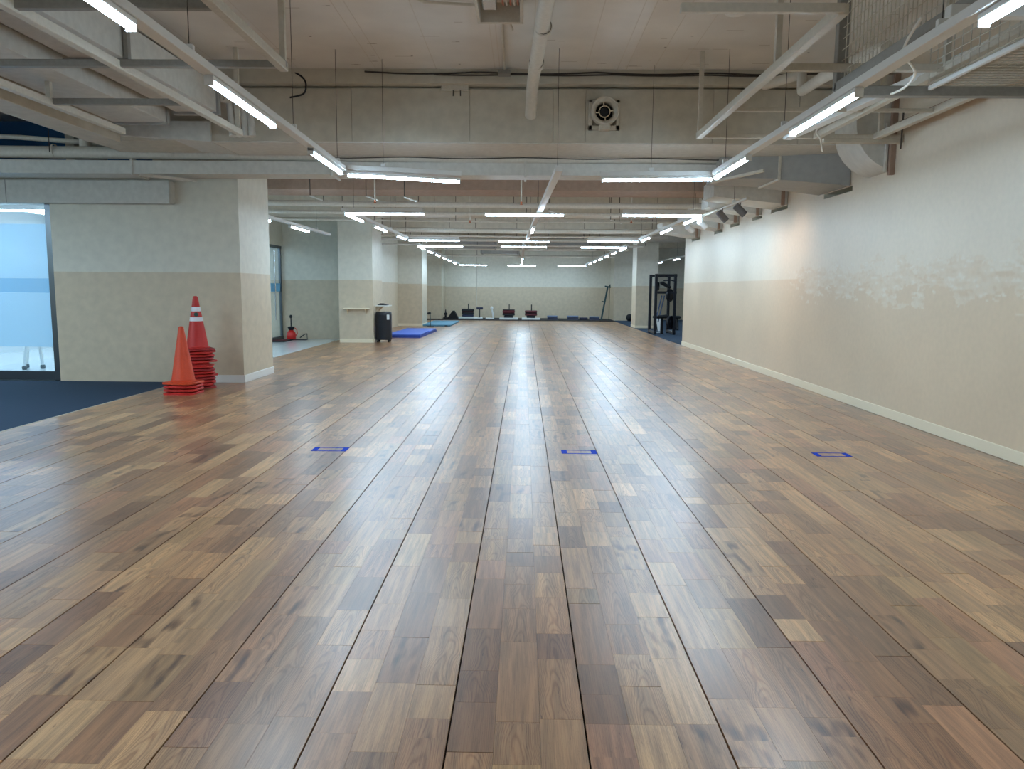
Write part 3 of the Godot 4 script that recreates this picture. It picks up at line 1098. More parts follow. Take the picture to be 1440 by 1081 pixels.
	t = thing("air_duct", "second lengthwise duct, left of the deep white one", "duct", Vector3.ZERO, "air ducts")
	s = begin()
	bx(s, -4.36, -3.80, 3.02, 3.18, 1.5, 8.30, 0.004)
	obj("body", s, M.duct_paint, t)
	s = begin()
	bx(s, -4.38, -3.78, 3.0, 3.20, 8.30, 8.35, 0.004)
	obj("end_collar", s, M.duct_grey, t)
	t = thing("air_duct", "wide brownish lengthwise duct at the far left", "duct", Vector3.ZERO, "air ducts")
	s = begin()
	bx(s, -7.6, -4.78, 3.36, 3.52, 1.5, 8.9, 0.004)
	obj("body", s, M.duct_grey, t)
	s = begin()
	bx(s, -4.80, -4.46, 2.87, 3.36, 1.5, 8.62, 0.004)
	obj("ledge", s, M.beam_paint, t)
	# drop pipe in the void on the left
	t = pipe("drop_pipe", "stubby vertical pipe rising from the long pipe into the blue void", [V(-5.55, 2.98, 9.85), V(-5.55, 3.6, 9.85)], 0.07, M.pipe_white, "pipe", "pipes crossing the ceiling")
	t = pipe("drop_pipe", "bent pipe under the dark blue void at the far left", [V(-8.3, 3.22, 9.9), V(-6.4, 3.16, 9.9), V(-5.0, 3.06, 9.9), V(-4.9, 3.06, 9.9)], 0.03, M.pipe_white, "pipe", "pipes crossing the ceiling")
	# white pipe along the slab, ending at the beam
	t = pipe("drain_pipe", "lumpy white plastic pipe running along the ceiling to the beam", [V(0.23, 3.45, 1.5), V(0.15, 3.44, 5.9), V(0.075, 3.42, 8.0), V(0.062, 3.36, 8.35), V(0.055, 3.22, 8.52), V(0.052, 3.16, 8.58)], 0.062, M.pipe_white)
	for q in [[0.135, 6.62], [0.095, 7.6]]:
		s = begin()
		lathe(s, [Vector2(0.06, -0.045), Vector2(0.074, -0.045), Vector2(0.074, 0.045), Vector2(0.06, 0.045)], 16, aim(V(q[0], 3.435, q[1]), Vector3(0.02, 0, 1)))
		obj("coupling", s, M.pipe_white, t)
		s = begin()
		lathe(s, [Vector2(0.0635, 0.06), Vector2(0.068, 0.063), Vector2(0.0635, 0.066)], 16, aim(V(q[0], 3.435, q[1]), Vector3(0.02, 0, 1)))
		obj("strap", s, M.cable_dark, t)
	# wiring box in the slab
	t = thing("wiring_box", "open metal wiring box with loose wires on the ceiling", "junction box")
	s = begin()
	for b in [[-0.41, -0.385, 5.8, 6.7], [-0.055, -0.03, 5.8, 6.7]]:
		bx(s, b[0], b[1], 3.50, SLAB, b[2], b[3], 0.002)
	bx(s, -0.41, -0.03, 3.50, SLAB, 6.68, 6.72, 0.002)
	bx(s, -0.41, -0.03, 3.50, SLAB, 5.78, 5.81, 0.002)
	obj("frame", s, M.steel_cream, t)
	s = begin()
	bx(s, -0.36, -0.24, 3.55, SLAB, 6.2, 6.55, 0.01)
	obj("device", s, M.chrome, t)
	for k in 5:
		s = begin()
		var x := -0.2 + 0.03 * k
		tube(s, [V(x, 3.64, 6.0), V(x, 3.57, 6.2), V(x + 0.01, 3.56, 6.45), V(x, 3.63, 6.6)], 0.008, 6)
		obj("wire", s, M.copper if k % 2 == 0 else M.cable_white, t)
	t = pipe("conduit", "thin conduit from the wiring box to the beam", [V(-0.215, 3.64, 6.72), V(-0.235, 3.64, 8.55)], 0.014, M.pipe_white, "conduit", "conduits and cables")
	s = begin()
	bx(s, -0.30, -0.17, 3.58, 3.62, 8.50, 8.62, 0.004)
	obj("clamp", s, M.steel_grey, t)
	t = pipe("conduit", "short crooked conduit stub beside the wiring box conduit", [V(-0.19, 3.63, 6.75), V(-0.13, 3.63, 7.25)], 0.012, M.pipe_white, "conduit", "conduits and cables")
	t = pipe("conduit", "curved conduit left of the wiring box", [V(-0.95, 3.64, 6.2), V(-0.93, 3.64, 6.5), V(-0.85, 3.64, 6.62), V(-0.42, 3.62, 6.63)], 0.013, M.pipe_white, "conduit", "conduits and cables")
	# cables along the foot of the slab
	var sag := []
	for k in 33:
		var x := lerpf(-1.75, 3.6, k / 32.0)
		sag.append(V(x, 3.625 - 0.022 * absf(sin(k * 0.42)), 8.60))
	t = pipe("cable", "dark cable sagging along the edge of the ceiling above the fan", sag, 0.009, M.cable_dark, "cable", "conduits and cables")
	sag = []
	for k in 25:
		sag.append(V(lerpf(-1.0, 2.9, k / 24.0), 3.60 - 0.012 * absf(sin(k * 0.5 + 0.4)), 8.595))
	t = pipe("cable", "second dark cable just below the sagging one", sag, 0.008, M.cable_dark, "cable", "conduits and cables")
	sag = []
	for k in 29:
		sag.append(V(lerpf(-2.6, 3.4, k / 28.0), 2.885 - 0.008 * sin(k * 0.9), 9.60))
	t = pipe("cable", "thin dark cable tied along the back edge of the clad beam", sag, 0.006, M.cable_dark, "cable", "conduits and cables")
	t = thing("junction_strip", "small cream terminal strip on the top edge of clad beam", "junction box")
	s = begin()
	bx(s, -0.93, -0.63, 3.46, 3.52, 8.70, 8.745, 0.003)
	obj("body", s, M.steel_cream, t)
	for x in [-0.80, -0.72]:
		s = begin()
		tube(s, [V(x, 3.465, 8.71), V(x, 3.40, 8.71)], 0.006, 6)
		obj("wire", s, M.cable_dark, t)
	# black cord and hanging white sleeve at the left end of the beam
	t = pipe("cable", "looped black cord at the left end of the clad beam", [V(-2.75, 3.52, 8.72), V(-2.60, 3.62, 8.66), V(-2.48, 3.60, 8.62), V(-2.40, 3.52, 8.62), V(-2.42, 3.40, 8.62), V(-2.58, 3.36, 8.64)], 0.010, M.plastic_black, "cable", "conduits and cables")
	t = thing("duct_sleeve", "limp white sleeve hanging below the deep white duct", "sleeve")
	s = begin()
	for k in 4:
		tube(s, [V(-3.30 + 0.05 * k, 3.30, 8.36), V(-3.20 + 0.075 * k, 3.28, 8.5), V(-3.18 + 0.07 * k, 3.05, 8.52), V(-3.17 + 0.07 * k, 2.92, 8.5)], 0.04, 8)
	obj("cloth", s, M.duct_paint, t)
	# ceiling speaker
	t = thing("ceiling_speaker", "round white ceiling detector near the right frame", "detector", V(1.76, SLAB, 6.8))
	s = begin()
	lathe(s, [Vector2(0, -0.05), Vector2(0.085, -0.045), Vector2(0.10, -0.03), Vector2(0.11, 0.0)], 24)
	obj("body", s, M.trim_white, t)
	s = begin()
	lathe(s, [Vector2(0.112, 0.0), Vector2(0.125, -0.012), Vector2(0.13, 0.0)], 24)
	obj("ring", s, M.trim_white, t)
	# pipes crossing farther back, with hangers and sprinklers
	var far := [[13.9, 2.79, 0.05], [14.35, 2.68, 0.03], [16.2, 2.70, 0.02], [19.0, 2.72, 0.06], [19.6, 2.62, 0.025], [22.9, 2.74, 0.05], [23.6, 2.62, 0.03], [27.0, 2.70, 0.06], [31.0, 2.62, 0.04]]
	var names := ["first", "second", "third", "fourth", "fifth", "sixth", "seventh", "eighth", "ninth"]
	for i in far.size():
		var r: Array = far[i]
		var xl := -5.7 if r[0] < 18 else -4.35
		t = pipe("ceiling_pipe", "%s of the pale pipes crossing behind the brown beam" % names[i], [V(xl, r[1] + 0.02, r[0]), V(0, r[1] - 0.01, r[0] + 0.03), V(3.6, r[1], r[0])], r[2], M.pipe_white, "pipe", "pipes crossing the ceiling")
		for k in 5:
			var x := -3.6 + k * 1.7 + 0.23 * (i % 4)
			s = begin()
			tube(s, [V(x, r[1] + 0.01, r[0]), V(x, SLAB, r[0])], 0.006, 6, false)
			obj("hanger", s, M.cable_dark, t)
	for q in [[-0.06, 12.3], [-2.35, 12.2], [2.1, 15.4], [-1.1, 15.6]]:
		t = thing("sprinkler", "small copper sprinkler head %s" % ["hanging by the middle track", "hanging left of the middle track", "over the right half of the hall", "between the middle lamps"][int([-0.06, -2.35, 2.1, -1.1].find(q[0]))], "sprinkler", V(q[0], 2.62, q[1]), "sprinkler heads")
		s = begin()
		tube(s, [Vector3(0, 0.05, 0), Vector3(0, SLAB - 2.62, 0)], 0.012, 8, false)
		obj("drop", s, M.pipe_white, t)
		s = begin()
		lathe(s, [Vector2(0, 0.05), Vector2(0.02, 0.045), Vector2(0.012, 0.02), Vector2(0.028, 0.0), Vector2(0.0, -0.004)], 10)
		obj("head", s, M.copper, t)
	# brackets hung under the beams
	for q in [[-3.35, 12.5, "thin slanted bracket under the brown beam, leftmost"], [-2.45, 12.5, "thin slanted bracket under the brown beam, second from the left"], [-1.85, 12.6, "thin slanted bracket under the brown beam, third from the left"], [0.55, 14.6, "thin slanted bracket just right of the bare middle track"], [-2.4, 15.0, "thin slanted bracket above the middle left track"], [1.9, 16.4, "thin slanted bracket above the middle right lamps"]]:
		t = thing("hanging_bracket", q[2], "bracket", V(q[0], 2.70, q[1]), "brackets under the beams")
		s = begin()
		bar(s, Vector3(-0.1, 0.06, 0), Vector3(0.12, -0.02, 0.1), 0.03, 0.02)
		obj("arm", s, M.trim_white, t)
		s = begin()
		tube(s, [Vector3(-0.1, 0.06, 0), Vector3(-0.1, SLAB - 2.70, 0)], 0.007, 6, false)
		obj("rod", s, M.cable_dark, t)
	# grey ducts hung low at the far end
	for q in [[-2.6, 1.7, 24.6, 0.7, 2.52], [0.7, 1.7, 24.4, 0.8, 2.54], [-1.6, 1.4, 28.0, 0.6, 2.5]]:
		t = thing("air_duct", "grey duct section hung low at the far end, %s" % ("leftmost" if q[0] == -2.6 else ("rightmost" if q[0] > 0 else "between the other two")), "duct", Vector3.ZERO, "air ducts")
		s = begin()
		bx(s, q[0], q[0] + q[1], q[4] + 0.08, q[4] + 0.36, q[2], q[2] + q[3], 0.004)
		obj("body", s, M.duct_grey, t)
		for x in [q[0] + 0.05, q[0] + q[1] - 0.05]:
			s = begin()
			bar(s, V(x, q[4] + 0.07, q[2] - 0.1), V(x, q[4] + 0.07, q[2] + q[3] + 0.1), 0.04, 0.03)
			tube(s, [V(x, q[4] + 0.07, q[2] - 0.08), V(x, SLAB, q[2] - 0.08)], 0.01, 6, false)
			obj("hanger", s, M.steel_grey, t)
	# conduit down the far wall
	t = pipe("conduit", "thin conduit running down the far wall above the scale", [V(-2.13, SLAB, 34.48), V(-2.13, 0.55, 34.48)], 0.012, M.steel_cream, "conduit", "conduits and cables")
	# white sectional pipe at upper right, behind the basket
	t = pipe("condensate_pipe", "white elbowed pipe ending behind the mesh basket", [V(2.5, 3.45, 8.4), V(2.75, 3.45, 8.0), V(2.75, 3.28, 7.95), V(2.75, 3.27, 7.4), V(2.95, 3.30, 6.6)], 0.055, M.pipe_white)
	# shutter box over the glass door
	t = thing("shutter_box", "long white boxed-in shutter housing above the glass door", "shutter box")
	s = begin()
	bx(s, -8.45, -4.68, 2.385, 2.685, 10.22, 10.355, 0.005)
	obj("housing", s, M.duct_paint, t)
	s = begin()
	bx(s, -4.664, -4.661, 2.40, 2.67, 10.20, 10.355)
	obj("end_plate", s, M.duct_paint, t)
	s = begin()
	bx(s, -6.86, -6.85, 2.387, 2.683, 10.218, 10.23)
	obj("joint", s, M.steel_grey, t)

func suspended_frames() -> void:
	# hanging steel frames, left and right of the hall, at 2.85 m
	var y := 2.85
	var t := thing("ceiling_frame", "suspended cream steel frame at upper left", "steel frame", Vector3.ZERO, "suspended steel frames")
	for b in [[V(-1.72, y, 1.5), V(-1.72, y, 5.64)], [V(-2.89, y, 1.5), V(-2.89, y, 7.95)], [V(-4.06, y, 1.5), V(-4.06, y, 7.9)]]:
		var s := begin()
		bar(s, b[0], b[1], 0.06, 0.06, 0.004)
		obj("long_bar", s, M.steel_cream, t)
	for b in [[-6.5, -1.70, 4.47], [-6.5, -1.69, 5.60], [-4.06, -2.89, 6.72]]:
		var s := begin()
		bx(s, b[0], b[1], y - 0.015, y + 0.035, b[2] - 0.025, b[2] + 0.025, 0.004)
		obj("cross_bar", s, M.steel_grey, t)
	for p in [[-1.72, 5.62], [-2.89, 4.4], [-4.06, 6.7], [-2.89, 7.9]]:
		var s := begin()
		bx(s, p[0] - 0.02, p[0] + 0.02, y, SLAB, p[1] - 0.02, p[1] + 0.02)
		obj("hanger", s, M.steel_cream, t)
	t = thing("ceiling_frame", "suspended cream steel frame at upper right", "steel frame", Vector3.ZERO, "suspended steel frames")
	for b in [[V(1.75, y, 4.47), V(1.75, y, 8.0)], [V(2.92, y, 1.5), V(2.92, y, 8.0)], [V(3.52, y, 1.5), V(3.52, y, 8.0)]]:
		var s := begin()
		bar(s, b[0], b[1], 0.06, 0.06, 0.004)
		obj("long_bar", s, M.steel_cream, t)
	for b in [[0.85, 1.75, 4.47, 0.05], [1.75, 3.78, 5.60, 0.05], [1.75, 3.55, 6.86, 0.03], [1.73, 3.79, 8.0, 0.04]]:
		var s := begin()
		bx(s, b[0], b[1], y - b[3] / 2, y + b[3] / 2, b[2] - 0.02, b[2] + 0.02, 0.003)
		obj("cross_bar", s, M.steel_cream, t)
	for p in [[1.75, 5.60], [1.75, 7.98], [2.92, 5.6], [3.52, 7.9]]:
		var s := begin()
		bx(s, p[0] - 0.02, p[0] + 0.02, y, SLAB, p[1] - 0.02, p[1] + 0.02)
		obj("hanger", s, M.steel_cream, t)
	var s2 := begin()
	bx(s2, 3.0, 3.79, 2.79, 2.83, 7.98, 8.06, 0.003)
	obj("fascia", s2, M.beam_paint, t)
	# white box trunking along the top of the right wall
	t = thing("cable_trunking", "brown strip of trunking along the top of right wall", "trunking")
	s2 = begin()
	bx(s2, 3.74, 3.799, 2.94, 3.0, 1.5, 8.1, 0.003)
	obj("body", s2, M.shade_and_trim_brown, t)
	t = thing("cable_trunking", "white slanted trunking beside the mesh basket", "trunking")
	s2 = begin()
	bar(s2, V(3.3, 2.95, 3.6), V(2.62, 2.83, 7.95), 0.09, 0.05, 0.004)
	obj("body", s2, M.rail_white, t)
	t = pipe("cable", "loose white cable drooping beside the mesh basket", [V(2.05, 2.72, 4.2), V(2.2, 2.70, 4.7), V(2.42, 2.66, 5.0), V(2.55, 2.67, 5.4), V(2.6, 2.70, 5.7)], 0.009, M.cable_white, "cable", "conduits and cables")
	t = pipe("cable", "white cable dropping to the right frame", [V(2.95, 2.98, 7.0), V(2.90, 2.90, 7.4), V(2.82, 2.86, 7.7), V(2.9, 2.78, 7.8), V(2.98, 2.70, 7.95)], 0.009, M.cable_white, "cable", "conduits and cables")
	t = pipe("stay_rod", "thin dark stay rod slanting down to the right wall", [V(3.5, 2.95, 7.4), V(3.78, 2.74, 8.0)], 0.008, M.cable_dark, "rod")

func wires(parent: Node3D, o: Vector3, u: Vector3, v: Vector3, su: float, sv: float, r := 0.0025) -> void:
	var s := begin()
	var lu := u.length()
	var lv := v.length()
	for k in int(lu / su) + 1:
		var p := o + u.normalized() * minf(lu, k * su)
		tube(s, [p, p + v], r, 4, false)
	for k in int(lv / sv) + 1:
		var p := o + v.normalized() * minf(lv, k * sv) + u.cross(v).normalized() * r * 1.6
		tube(s, [p, p + u], r, 4, false)
	obj("wire_mesh", s, M.steel_cream, parent)

func mesh_basket() -> void:
	var t := thing("mesh_screen", "framed upright wire mesh screen hanging at upper right", "mesh screen", Vector3.ZERO, "wire mesh")
	for b in [[V(2.24, 2.73, 2.6), V(2.24, 2.73, 5.72), 0.10], [V(2.24, 3.38, 2.6), V(2.24, 3.38, 5.72), 0.05], [V(2.24, 2.72, 5.72), V(2.24, 3.40, 5.72), 0.08], [V(2.24, 2.72, 3.95), V(2.24, 3.40, 3.95), 0.06]]:
		var s := begin()
		bar(s, b[0], b[1], b[2] * 0.8, b[2], 0.004)
		obj("frame_bar", s, M.steel_grey, t)
	wires(t, V(2.24, 2.77, 5.70), Vector3(0, 0, 1.72), Vector3(0, 0.6, 0), 0.055, 0.075, 0.004)
	for d in [5.7, 4.0]:
		var s := begin()
		bx(s, 2.225, 2.255, 3.40, SLAB, d - 0.015, d + 0.015)
		obj("hanger", s, M.steel_grey, t)
	t = thing("mesh_basket", "wire mesh storage basket against the right wall below the ceiling", "mesh basket", Vector3.ZERO, "wire mesh")
	for b in [[V(2.26, 2.725, 5.74), V(3.79, 2.725, 5.74), 0.07], [V(2.87, 2.74, 2.6), V(2.87, 2.74, 5.7), 0.03], [V(2.1, 2.69, 4.05), V(3.79, 2.69, 4.05), 0.06]]:
		var s := begin()
		bar(s, b[0], b[1], b[2], b[2], 0.004)
		obj("frame_bar", s, M.steel_grey if b[2] == 0.07 else M.rail_white, t)
	wires(t, V(2.87, 2.765, 5.70), Vector3(0.9, 0, 0), Vector3(0, 0, 3.0), 0.06, 0.06, 0.004)
	wires(t, V(2.86, 2.77, 5.70), Vector3(0, 0, 2.4), Vector3(0, 0.34, 0), 0.1, 0.068, 0.004)

func fan() -> void:
	var t := thing("exhaust_fan", "round cream exhaust fan with dark opening mounted on the clad beam", "fan", V(0.86, 3.235, 8.74))
	var face := Transform3D(Basis(Vector3.RIGHT, Vector3.BACK, Vector3.DOWN), Vector3.ZERO)   # y of the lathe looks at the camera
	var s := begin()
	for q in [[-0.17, -0.13, -0.19, 0.13], [0.13, 0.17, -0.19, 0.13], [-0.17, 0.17, -0.19, -0.14], [-0.17, 0.17, 0.10, 0.13]]:
		bx(s, q[0], q[1], q[2], q[3], -0.035, 0.0, 0.003)
	obj("mount_frame", s, M.steel_cream, t)
	s = begin()
	lathe(s, [Vector2(0.150, 0.03), Vector2(0.152, 0.12), Vector2(0.148, 0.138), Vector2(0.140, 0.142), Vector2(0.125, 0.135), Vector2(0.105, 0.10), Vector2(0.095, 0.06), Vector2(0.095, 0.03)], 40, face)
	var bell := obj("bell", s, M.steel_cream, t)
	s = begin()
	lathe(s, [Vector2(0.095, 0.03), Vector2(0.095, -0.80), Vector2(0.0, -0.80)], 32, face)
	obj("throat", s, M.steel_grey, bell)
	for k in 7:                                          # black impeller blades, added to darken the opening
		var w := TAU * k / 7.0
		s = begin()
		cbox(s, Transform3D(Basis(Vector3.BACK, w) * Basis(Vector3.RIGHT, 0.6), Vector3(cos(w) * 0.07, sin(w) * 0.07, -0.03)), Vector3(0.046, 0.05, 0.003))
		obj("blade", s, M.plastic_black, bell)
	s = begin()
	lathe(s, [Vector2(0.064, 0.05), Vector2(0.064, 0.068), Vector2(0.056, 0.068), Vector2(0.056, 0.05)], 28, face)
	obj("grille_ring", s, M.trim_cream, bell)
	for k in 4:
		var a := 0.12 + k * PI / 2
		s = begin()
		bar(s, Vector3(cos(a) * 0.06, sin(a) * 0.06, 0.058), Vector3(cos(a) * 0.098, sin(a) * 0.098, 0.058), 0.012, 0.010)
		obj("spoke", s, M.trim_cream, bell)
	s = begin()
	lathe(s, [Vector2(0.05, -0.10), Vector2(0.05, 0.035), Vector2(0.044, 0.045), Vector2(0.0, 0.048)], 24, face)
	obj("hub", s, M.plastic_black, bell)  # black, to deepen the dark of the opening
	s = begin()
	bx(s, -0.055, 0.06, -0.20, -0.145, -0.13, 0.0, 0.004)
	obj("foot", s, M.steel_cream, t)

# ==================================================================== things on the floor
func cone(label: String, at: Vector3, turn: float, body: Material, base: Material, bands: bool, group: String, tilt := 0.0) -> void:
	var t := thing("traffic_cone", label, "traffic cone", at, group)
	t.rotation = Vector3(tilt, turn, tilt * 0.7)
	var s := begin()
	# square foot with a round hole, edges chamfered
	var h := 0.185
	var out := []
	var ring := []
	for k in 32:
		var a := TAU * (k + 0.5) / 32
		var c := Vector3(cos(a), 0, sin(a))
		var sc := minf(h / maxf(absf(c.x), absf(c.z)), h * 1.30)
		out.append(c * sc)
		ring.append(c * 0.135)
	for k in 32:
		var l := (k + 1) % 32
		var up := Vector3(0, 0.024, 0)
		quad(s, out[k] * 0.985 + up, out[l] * 0.985 + up, ring[l] + up * 1.2, ring[k] + up * 1.2, Vector3.UP)
		var n: Vector3 = (out[k] + out[l]).normalized()
		quad(s, out[k] * 0.985 + up, out[l] * 0.985 + up, out[l] + up * 0.7, out[k] + up * 0.7, (n + Vector3.UP).normalized())
		quad(s, out[k] + up * 0.7, out[l] + up * 0.7, out[l], out[k], n)
		quad(s, out[k], out[l], ring[l], ring[k], Vector3.DOWN)
	obj("foot", s, base, t)
	s = begin()
	lathe(s, [Vector2(0.148, 0.024), Vector2(0.147, 0.04), Vector2(0.136, 0.045), Vector2(0.034, 0.66), Vector2(0.029, 0.685), Vector2(0.018, 0.695), Vector2(0.014, 0.69), Vector2(0.030, 0.655), Vector2(0.131, 0.045), Vector2(0.131, 0.0)], 28)
	var shell := obj("body", s, body, t)
	if bands:
		for b in [[0.50, 0.555], [0.375, 0.425]]:
			s = begin()
			var r := func(y): return 0.1378 - (y - 0.045) * 0.1659 + 0.0012
			lathe(s, [Vector2(r.call(b[0]), b[0]), Vector2(r.call(b[1]), b[1])], 28)
			obj("reflective_band", s, M.reflective_band, shell)
		s = begin()
		lathe(s, [Vector2(0.0, 0.004), Vector2(0.026, 0.002), Vector2(0.027, 0.0)], 16, aim(Vector3(-0.012, 0.462, 0.0715), Vector3(0, 0.16, 1)))
		obj("sticker", s, M.sticker_green, shell)

func cones() -> void:
	var at := V(-4.17, 0.0, 9.25)
	var place := ["lowest", "second lowest", "third lowest"]
	for k in 3:
		cone("red traffic cone foot, %s under the single orange cone" % place[k], at + Vector3(0.0015 * (k % 2), 0.042 * k, 0.0), 0.05 * k - 0.03, M.cone_red, M.cone_red, false, "front stack of traffic cones")
	cone("plain orange traffic cone standing on the front stack", at + Vector3(0.0, 0.126, 0), -0.16, M.cone_orange, M.cone_orange, false, "front stack of traffic cones")
	at = V(-4.24, 0.0, 9.86)
	var n := 13
	for k in n:
		var y := 0.038 * k + (0.03 if k > 7 else 0.0)
		var label := "red traffic cone nested in the rear stack, %s foot up from the floor" % NTHS[k]
		if k == n - 1: label = "red traffic cone with white reflective bands on top of rear stack"
		elif k == n - 2: label = "red traffic cone nested directly under the banded top cone"
		elif k == 0: label = "lowest red traffic cone of the rear stack"
		cone(label, at + Vector3(rng.randf_range(-0.001, 0.001), y, rng.randf_range(-0.001, 0.001)), rng.randf_range(-0.5, 0.5) + 0.5, M.cone_red, M.cone_red if k % 3 else M.cone_dark_red, k == n - 1, "rear stack of traffic cones", 0.004)

func tape_marks() -> void:
	var labels := ["blue tape rectangle on the floor left of the middle", "blue tape rectangle on the floor near the middle", "blue tape rectangle on the floor towards the right wall"]
	var xs := [-1.56, 0.455, 2.485]
	for i in 3:
		var t := thing("tape_marking", labels[i], "tape marking", V(xs[i], 0.0007, 6.07), "blue tape rectangles")
		var w := 0.142
		var h := 0.075
		var b := 0.045
		for q in [[-w, w, h - 0.022, h], [-w, w, -h, -h + 0.022], [-w, -w + b, -h, h], [w - b, w, -h, h]]:
			var s := begin()
			bx(s, q[0], q[1], 0.0, 0.0006, q[2], q[3])
			obj("tape_strip", s, M.tape_blue, t)
	
func pane(called: String, x0: float, x1: float, y0: float, y1: float, d0: float, d1: float, m: Material, parent: Node3D) -> void:
	var s := begin()
	bx(s, x0, x1, y0, y1, d0, d1)
	obj(called, s, m, parent)

func glass_room() -> void:
	# glass door in the left wall
	var t := Node3D.new()
	put("door_1", t)
	struct(t)
	t.position = V(-7.3, 0, 10.44)
	var o := Vector3(7.3, 0, 10.44)
	var s := begin()
	cbox(s, Transform3D(Basis(), Vector3(0.885, 1.2, 0)), Vector3(0.09, 2.4, 0.12), 0.004)
	obj("post", s, M.steel_dark, t)
	s = begin()
	cbox(s, Transform3D(Basis(), Vector3(-0.15, 0.065, 0)), Vector3(1.98, 0.12, 0.05), 0.003)
	obj("bottom_rail", s, M.steel_dark, t)
	s = begin()
	cbox(s, Transform3D(Basis(), Vector3(-0.15, 1.26, 0)), Vector3(1.96, 2.27, 0.012))
	var sheet := obj("pane", s, M.glass, t)
	for f in [["film", 1.40, 2.13, M.film_pale], ["film_band", 1.20, 1.40, M.film_band], ["film", 0.46, 1.20, M.film_pale]]:
		s = begin()
		quad(s, Vector3(-1.13, f[1] + 0.001, -0.007), Vector3(0.83, f[1] + 0.001, -0.007), Vector3(0.83, f[2] - 0.001, -0.007), Vector3(-1.13, f[2] - 0.001, -0.007), Vector3.BACK)
		obj(f[0], s, f[3], sheet)
	# lamps of the room behind
	var lt := thing("light_track", "three light rails in the glass room behind the door", "light track", Vector3.ZERO, "suspended light tracks")
	for k in 3:
		rail(lt, V(-9.6, 2.62, 11.6 + k * 2.2), V(-6.4, 2.62, 11.6 + k * 2.2))
		hanger(lt, V(-9.0, 2.62, 11.6 + k * 2.2))
		hanger(lt, V(-7.0, 2.62, 11.6 + k * 2.2))
	for k in 3:
		tube_light(V(-9.6, 2.62, 11.6 + k * 2.2), V(-6.4, 2.62, 11.6 + k * 2.2), "long lit tube in the glass room, %s row from the door" % NTH[k], "tubes of the glass room", 3.0, Color(0.70, 0.88, 1.0))
	# stool legs and a mop seen under the film
	t = thing("stool", "white stool legs with black feet seen under the door film", "stool", V(-7.75, 0, 12.0))
	for q in [[-0.16, 0.0], [0.16, 0.1], [0.0, 0.3], [0.25, -0.2]]:
		s = begin()
		bar(s, Vector3(q[0] * 0.5, 0.62, q[1] * 0.5), Vector3(q[0], 0.05, q[1]), 0.035, 0.035, 0.003)
		obj("leg", s, M.plastic_white, t)
		s = begin()
		cbox(s, Transform3D(Basis(), Vector3(q[0], 0.03, q[1])), Vector3(0.06, 0.06, 0.06), 0.01)
		obj("foot", s, M.plastic_black, t)
	s = begin()
	lathe(s, [Vector2(0, 0.62), Vector2(0.18, 0.62), Vector2(0.19, 0.63), Vector2(0.19, 0.66), Vector2(0, 0.67)], 20)
	obj("seat", s, M.plastic_white, t)
	t = thing("mop", "dark mop with red head seen through the glass door", "mop", V(-6.72, 0, 11.1))
	s = begin()
	tube(s, [Vector3(0, 0.1, 0), Vector3(0.08, 1.2, -0.03)], 0.014, 8)
	obj("handle", s, M.steel_dark, t)
	s = begin()
	lathe(s, [Vector2(0.10, 0.0), Vector2(0.09, 0.02), Vector2(0.03, 0.08), Vector2(0.02, 0.16), Vector2(0, 0.16)], 14)
	obj("head", s, M.maroon, t)
	s = begin()
	bx(s, -0.13, 0.13, 0.0, 0.02, -0.04, 0.04, 0.004)
	obj("pad", s, M.rubber_black, t)

